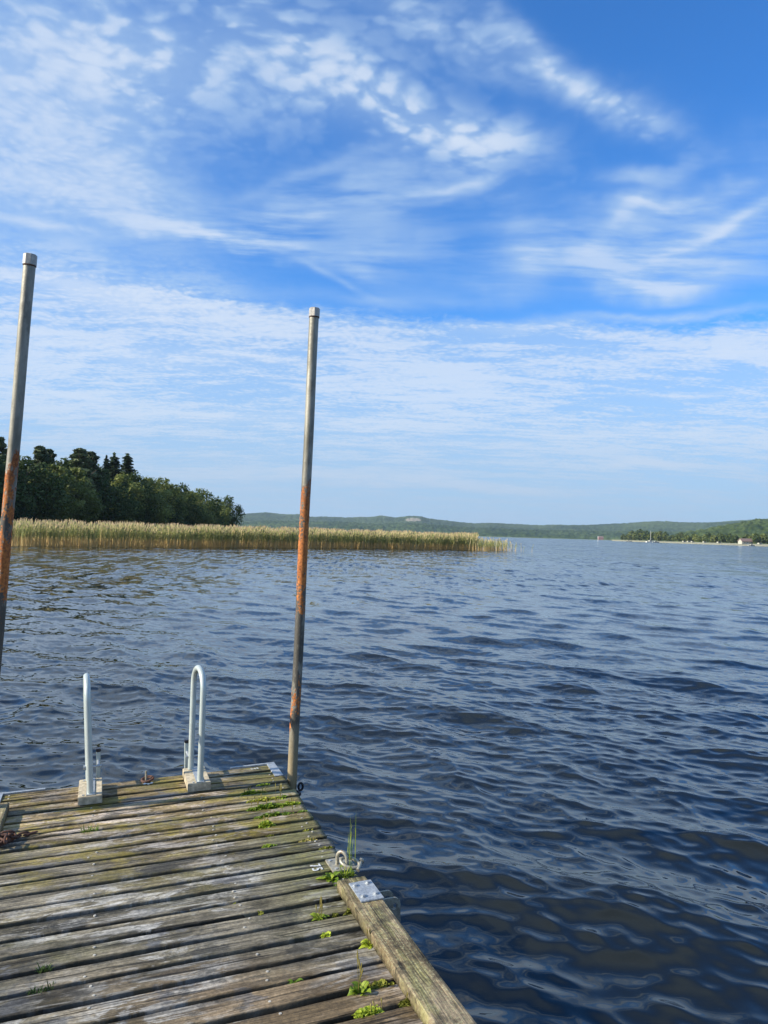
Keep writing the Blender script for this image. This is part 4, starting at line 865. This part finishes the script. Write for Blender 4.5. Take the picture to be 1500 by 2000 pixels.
def weed(px, py, label, style, size=.05, n=10, length=.0, seed=0, spikes=0, group='weeds in the pier gaps', mt=None):
    r = random.Random(seed*7+int(px)); size *= 1.45; L0 = onpier(px, py); gi = round((G1-L0.y)/S); 
    y0 = L0.y if style in ('grass_edge', 'free') else (G1-S*gi if abs(G1-S*gi-L0.y) < .05 else L0.y)
    o = thing('weed' if style != 'grass_edge' else 'grass_tuft', label, 'weed', group, matrix=PM @ Matrix.Translation((L0.x, y0, -.004)))
    m = MB(); z0 = -.004
    if style in ('rosette', 'free'):
        for i in range(n):
            a = i*2.4+r.random()*.6; q = r.random(); blade(m, r.uniform(-.008, .008), r.uniform(-.006, .006), z0, a, size*(.6+.6*r.random()), size*.36, .35+.8*q, .35+.4*r.random(), twist=r.uniform(-.4, .4))
    elif style == 'strip':
        k = int(n*1.7)
        for i in range(k):
            x = (r.random()-.5)*length; y = r.gauss(0, .007); s_ = size*1.2*(.5+.9*r.random())*(1-.4*abs(2*x/length if length else 0))
            for j in range(4): blade(m, x, y, z0+.002, r.random()*6.28, s_, s_*.55, .5+r.random()*.9, .4+.4*r.random(), n=3)
    elif style in ('grass', 'grass_edge'):
        for i in range(n):
            x = (r.random()-.5)*max(length, .02); blade(m, x, r.gauss(0, .006), z0, r.random()*6.28, size*(.6+.7*r.random()), .004, .8+.6*r.random(), .25+.4*r.random(), n=5)
    elif style == 'tall':
        for i in range(n): blade(m, r.gauss(0, .012), r.gauss(0, .012), z0, r.uniform(.2, 1.4), size*(.6+.5*r.random()), .0022, 1.36+r.random()*.14, .06+.08*r.random(), n=8)
    lv_ = [r.random() for _ in range(len(m.v))]
    me = m.build('leaves', mt or M_weed, o, smooth=False)
    at_ = me.data.attributes.new('leaf', 'FLOAT', 'POINT'); at_.data.foreach_set('value', [random.Random(int(i/14)+seed).random() for i in range(len(m.v))])
    if spikes:
        m = MB()
        for i in range(spikes):
            a = r.random()*6.28; x, y = r.gauss(0, max(length, .03)*.3), r.gauss(0, .006); h = size*r.uniform(.9, 1.6); tl = r.uniform(.05, .35)
            m.tube([(x, y, z0), (x+math.cos(a)*h*tl*.5, y+math.sin(a)*h*tl*.5, h*.6), (x+math.cos(a)*h*tl, y+math.sin(a)*h*tl, h)], [.0012, .001, .0008], 4)
            m.tube([(x+math.cos(a)*h*tl*.62, y+math.sin(a)*h*tl*.62, h*.68), (x+math.cos(a)*h*tl*.85, y+math.sin(a)*h*tl*.85, h*.88), (x+math.cos(a)*h*tl, y+math.sin(a)*h*tl, h*1.02)], [.0015, .0032, .0012], 5)
        m.build('stalk', M_dry, o)
    return o
weed(177, 1621, 'small green grass tuft standing alone in a gap left of the middle', 'grass', .040, 46, .075, 1)
weed(513, 1532, 'short flat row of weeds in the gap nearest the metal corner', 'strip', .014, 34, .085, 2)
weed(487, 1546, 'bright yellow green leafy weed at the left end of the weedy corner', 'strip', .026, 34, .085, 3, spikes=4)
weed(546, 1553, 'dark green upright weed with dry stalks near the pole', 'rosette', .040, 16, 0, 4, spikes=6)
weed(515, 1562, 'long olive row of weeds in the gap below the dark upright weed', 'strip', .018, 60, .20, 5, spikes=3, mt=M_olive)
weed(520, 1574, 'longest and densest yellow green row of weeds in the weedy corner', 'strip', .025, 120, .21, 6, spikes=8)
weed(535, 1592, 'thin row of yellow green weeds under the densest row', 'strip', .019, 80, .21, 7, spikes=4)
weed(505, 1553, 'scattered small sprigs between the two upper weed rows', 'strip', .016, 26, .12, 40, spikes=3, mt=M_olive)
weed(565, 1567, 'leafy yellow green row ending near the pier edge by the pole', 'strip', .022, 40, .09, 41, spikes=3)
weed(590, 1583, 'small yellow weed at the pier edge right of the thin row', 'strip', .014, 14, .05, 8)
weed(520, 1611, 'bright green fresh clump by itself below the weedy corner', 'strip', .028, 30, .06, 9, spikes=4)
weed(528, 1632, 'tiny pair of sprigs below the fresh green clump', 'strip', .010, 10, .035, 10, mt=M_olive)
weed(598, 1637, 'reddish dry weed in a gap near the pier edge', 'strip', .012, 26, .09, 11, mt=M_dry)
weed(600, 1617, 'tiny olive sprigs in a gap near the pier edge above the reddish weed', 'strip', .010, 12, .05, 12, mt=M_olive)
weed(528, 1652, 'flat bright yellow weed left of the reddish dry weed', 'strip', .015, 16, .07, 13)
weed(637, 1657, 'pale dry sprigs at the pier edge above the iron eye', 'strip', .012, 18, .08, 14, mt=M_olive)
weed(600, 1642, 'small dry sprigs in the gap right of the flat yellow weed', 'strip', .012, 14, .07, 15, mt=M_olive)
weed(646, 1716, 'bright green broad leaved weed at the head of the mossy curb board', 'free', .052, 20, 0, 16)
weed(664, 1699, 'yellow green leaves pushing up beside the iron eye plate', 'free', .036, 14, 0, 17)
weed(680, 1712, 'green grassy tuft between the iron eye and the curb board', 'grass_edge', .050, 70, .06, 18)
weed(690, 1705, 'thin tall grass blades rising over the water beside the iron eye', 'tall', .19, 9, 0, 19)
weed(625, 1797, 'yellow green weed with upright spikes in a gap left of the curb', 'rosette', .040, 16, 0, 20, spikes=5)
weed(656, 1789, 'tiny sprig between the spiky weed and the curb', 'strip', .014, 6, .02, 21, mt=M_olive)
weed(683, 1782, 'round little olive weed tucked against the curb board', 'strip', .020, 16, .03, 22, mt=M_olive)
weed(640, 1829, 'small two leaved weed in a gap right of the pale board', 'strip', .018, 6, .035, 23)
weed(722, 1842, 'deep green clump against the curb board halfway down', 'rosette', .046, 20, 0, 24, spikes=2)
weed(577, 1921, 'small green weed by itself in a gap near the bottom centre', 'rosette', .028, 12, .03, 25)
weed(703, 1938, 'large pale green plantain with one tall yellow leaf near the bottom', 'free', .062, 13, 0, 26, spikes=4)
weed(745, 1926, 'loose dry sprigs right of the large plantain', 'strip', .018, 14, .08, 27, mt=M_olive)
weed(797, 1962, 'olive small leaved weed against the curb near the bottom edge', 'strip', .020, 26, .04, 28, spikes=2, mt=M_olive)
weed(722, 1984, 'yellow green row of weeds close to the bottom edge of the photo', 'strip', .020, 44, .08, 29, spikes=3)
weed(88, 1893, 'dark grass tuft in the upper gap at the lower left', 'grass', .035, 30, .05, 30, mt=M_dgrass)
weed(78, 1932, 'dark grass tuft in the lower gap at the lower left', 'grass', .030, 40, .08, 31, mt=M_dgrass)
weed(460, 1763, 'tiny yellow sprig in a gap right of the deck middle', 'strip', .009, 6, .02, 32, mt=M_olive)
weed(509, 1784, 'tiny olive sprig in a gap below the tiny yellow one', 'strip', .012, 6, .015, 33, mt=M_olive)

# ------------------------------------------------------------------ air
hb = MB(); hb.box((0, 1500, 75), (9000, 9200, 157)); hz_o = None
m_, t, p = mat('haze air'); t.n.remove(p); pv = t.n.new('ShaderNodeVolumePrincipled'); out = [q for q in t.n if q.type == 'OUTPUT_MATERIAL'][0]; t.link(pv.outputs[0], out.inputs['Volume'])
pv.inputs['Color'].default_value = (.62, .80, 1.0, 1); pv.inputs['Density'].default_value = .00007; pv.inputs['Anisotropy'].default_value = .2
hz_o = hb.build('haze', m_); tag(hz_o, kind='stuff')
hz_o.location = (0, 0, 0)
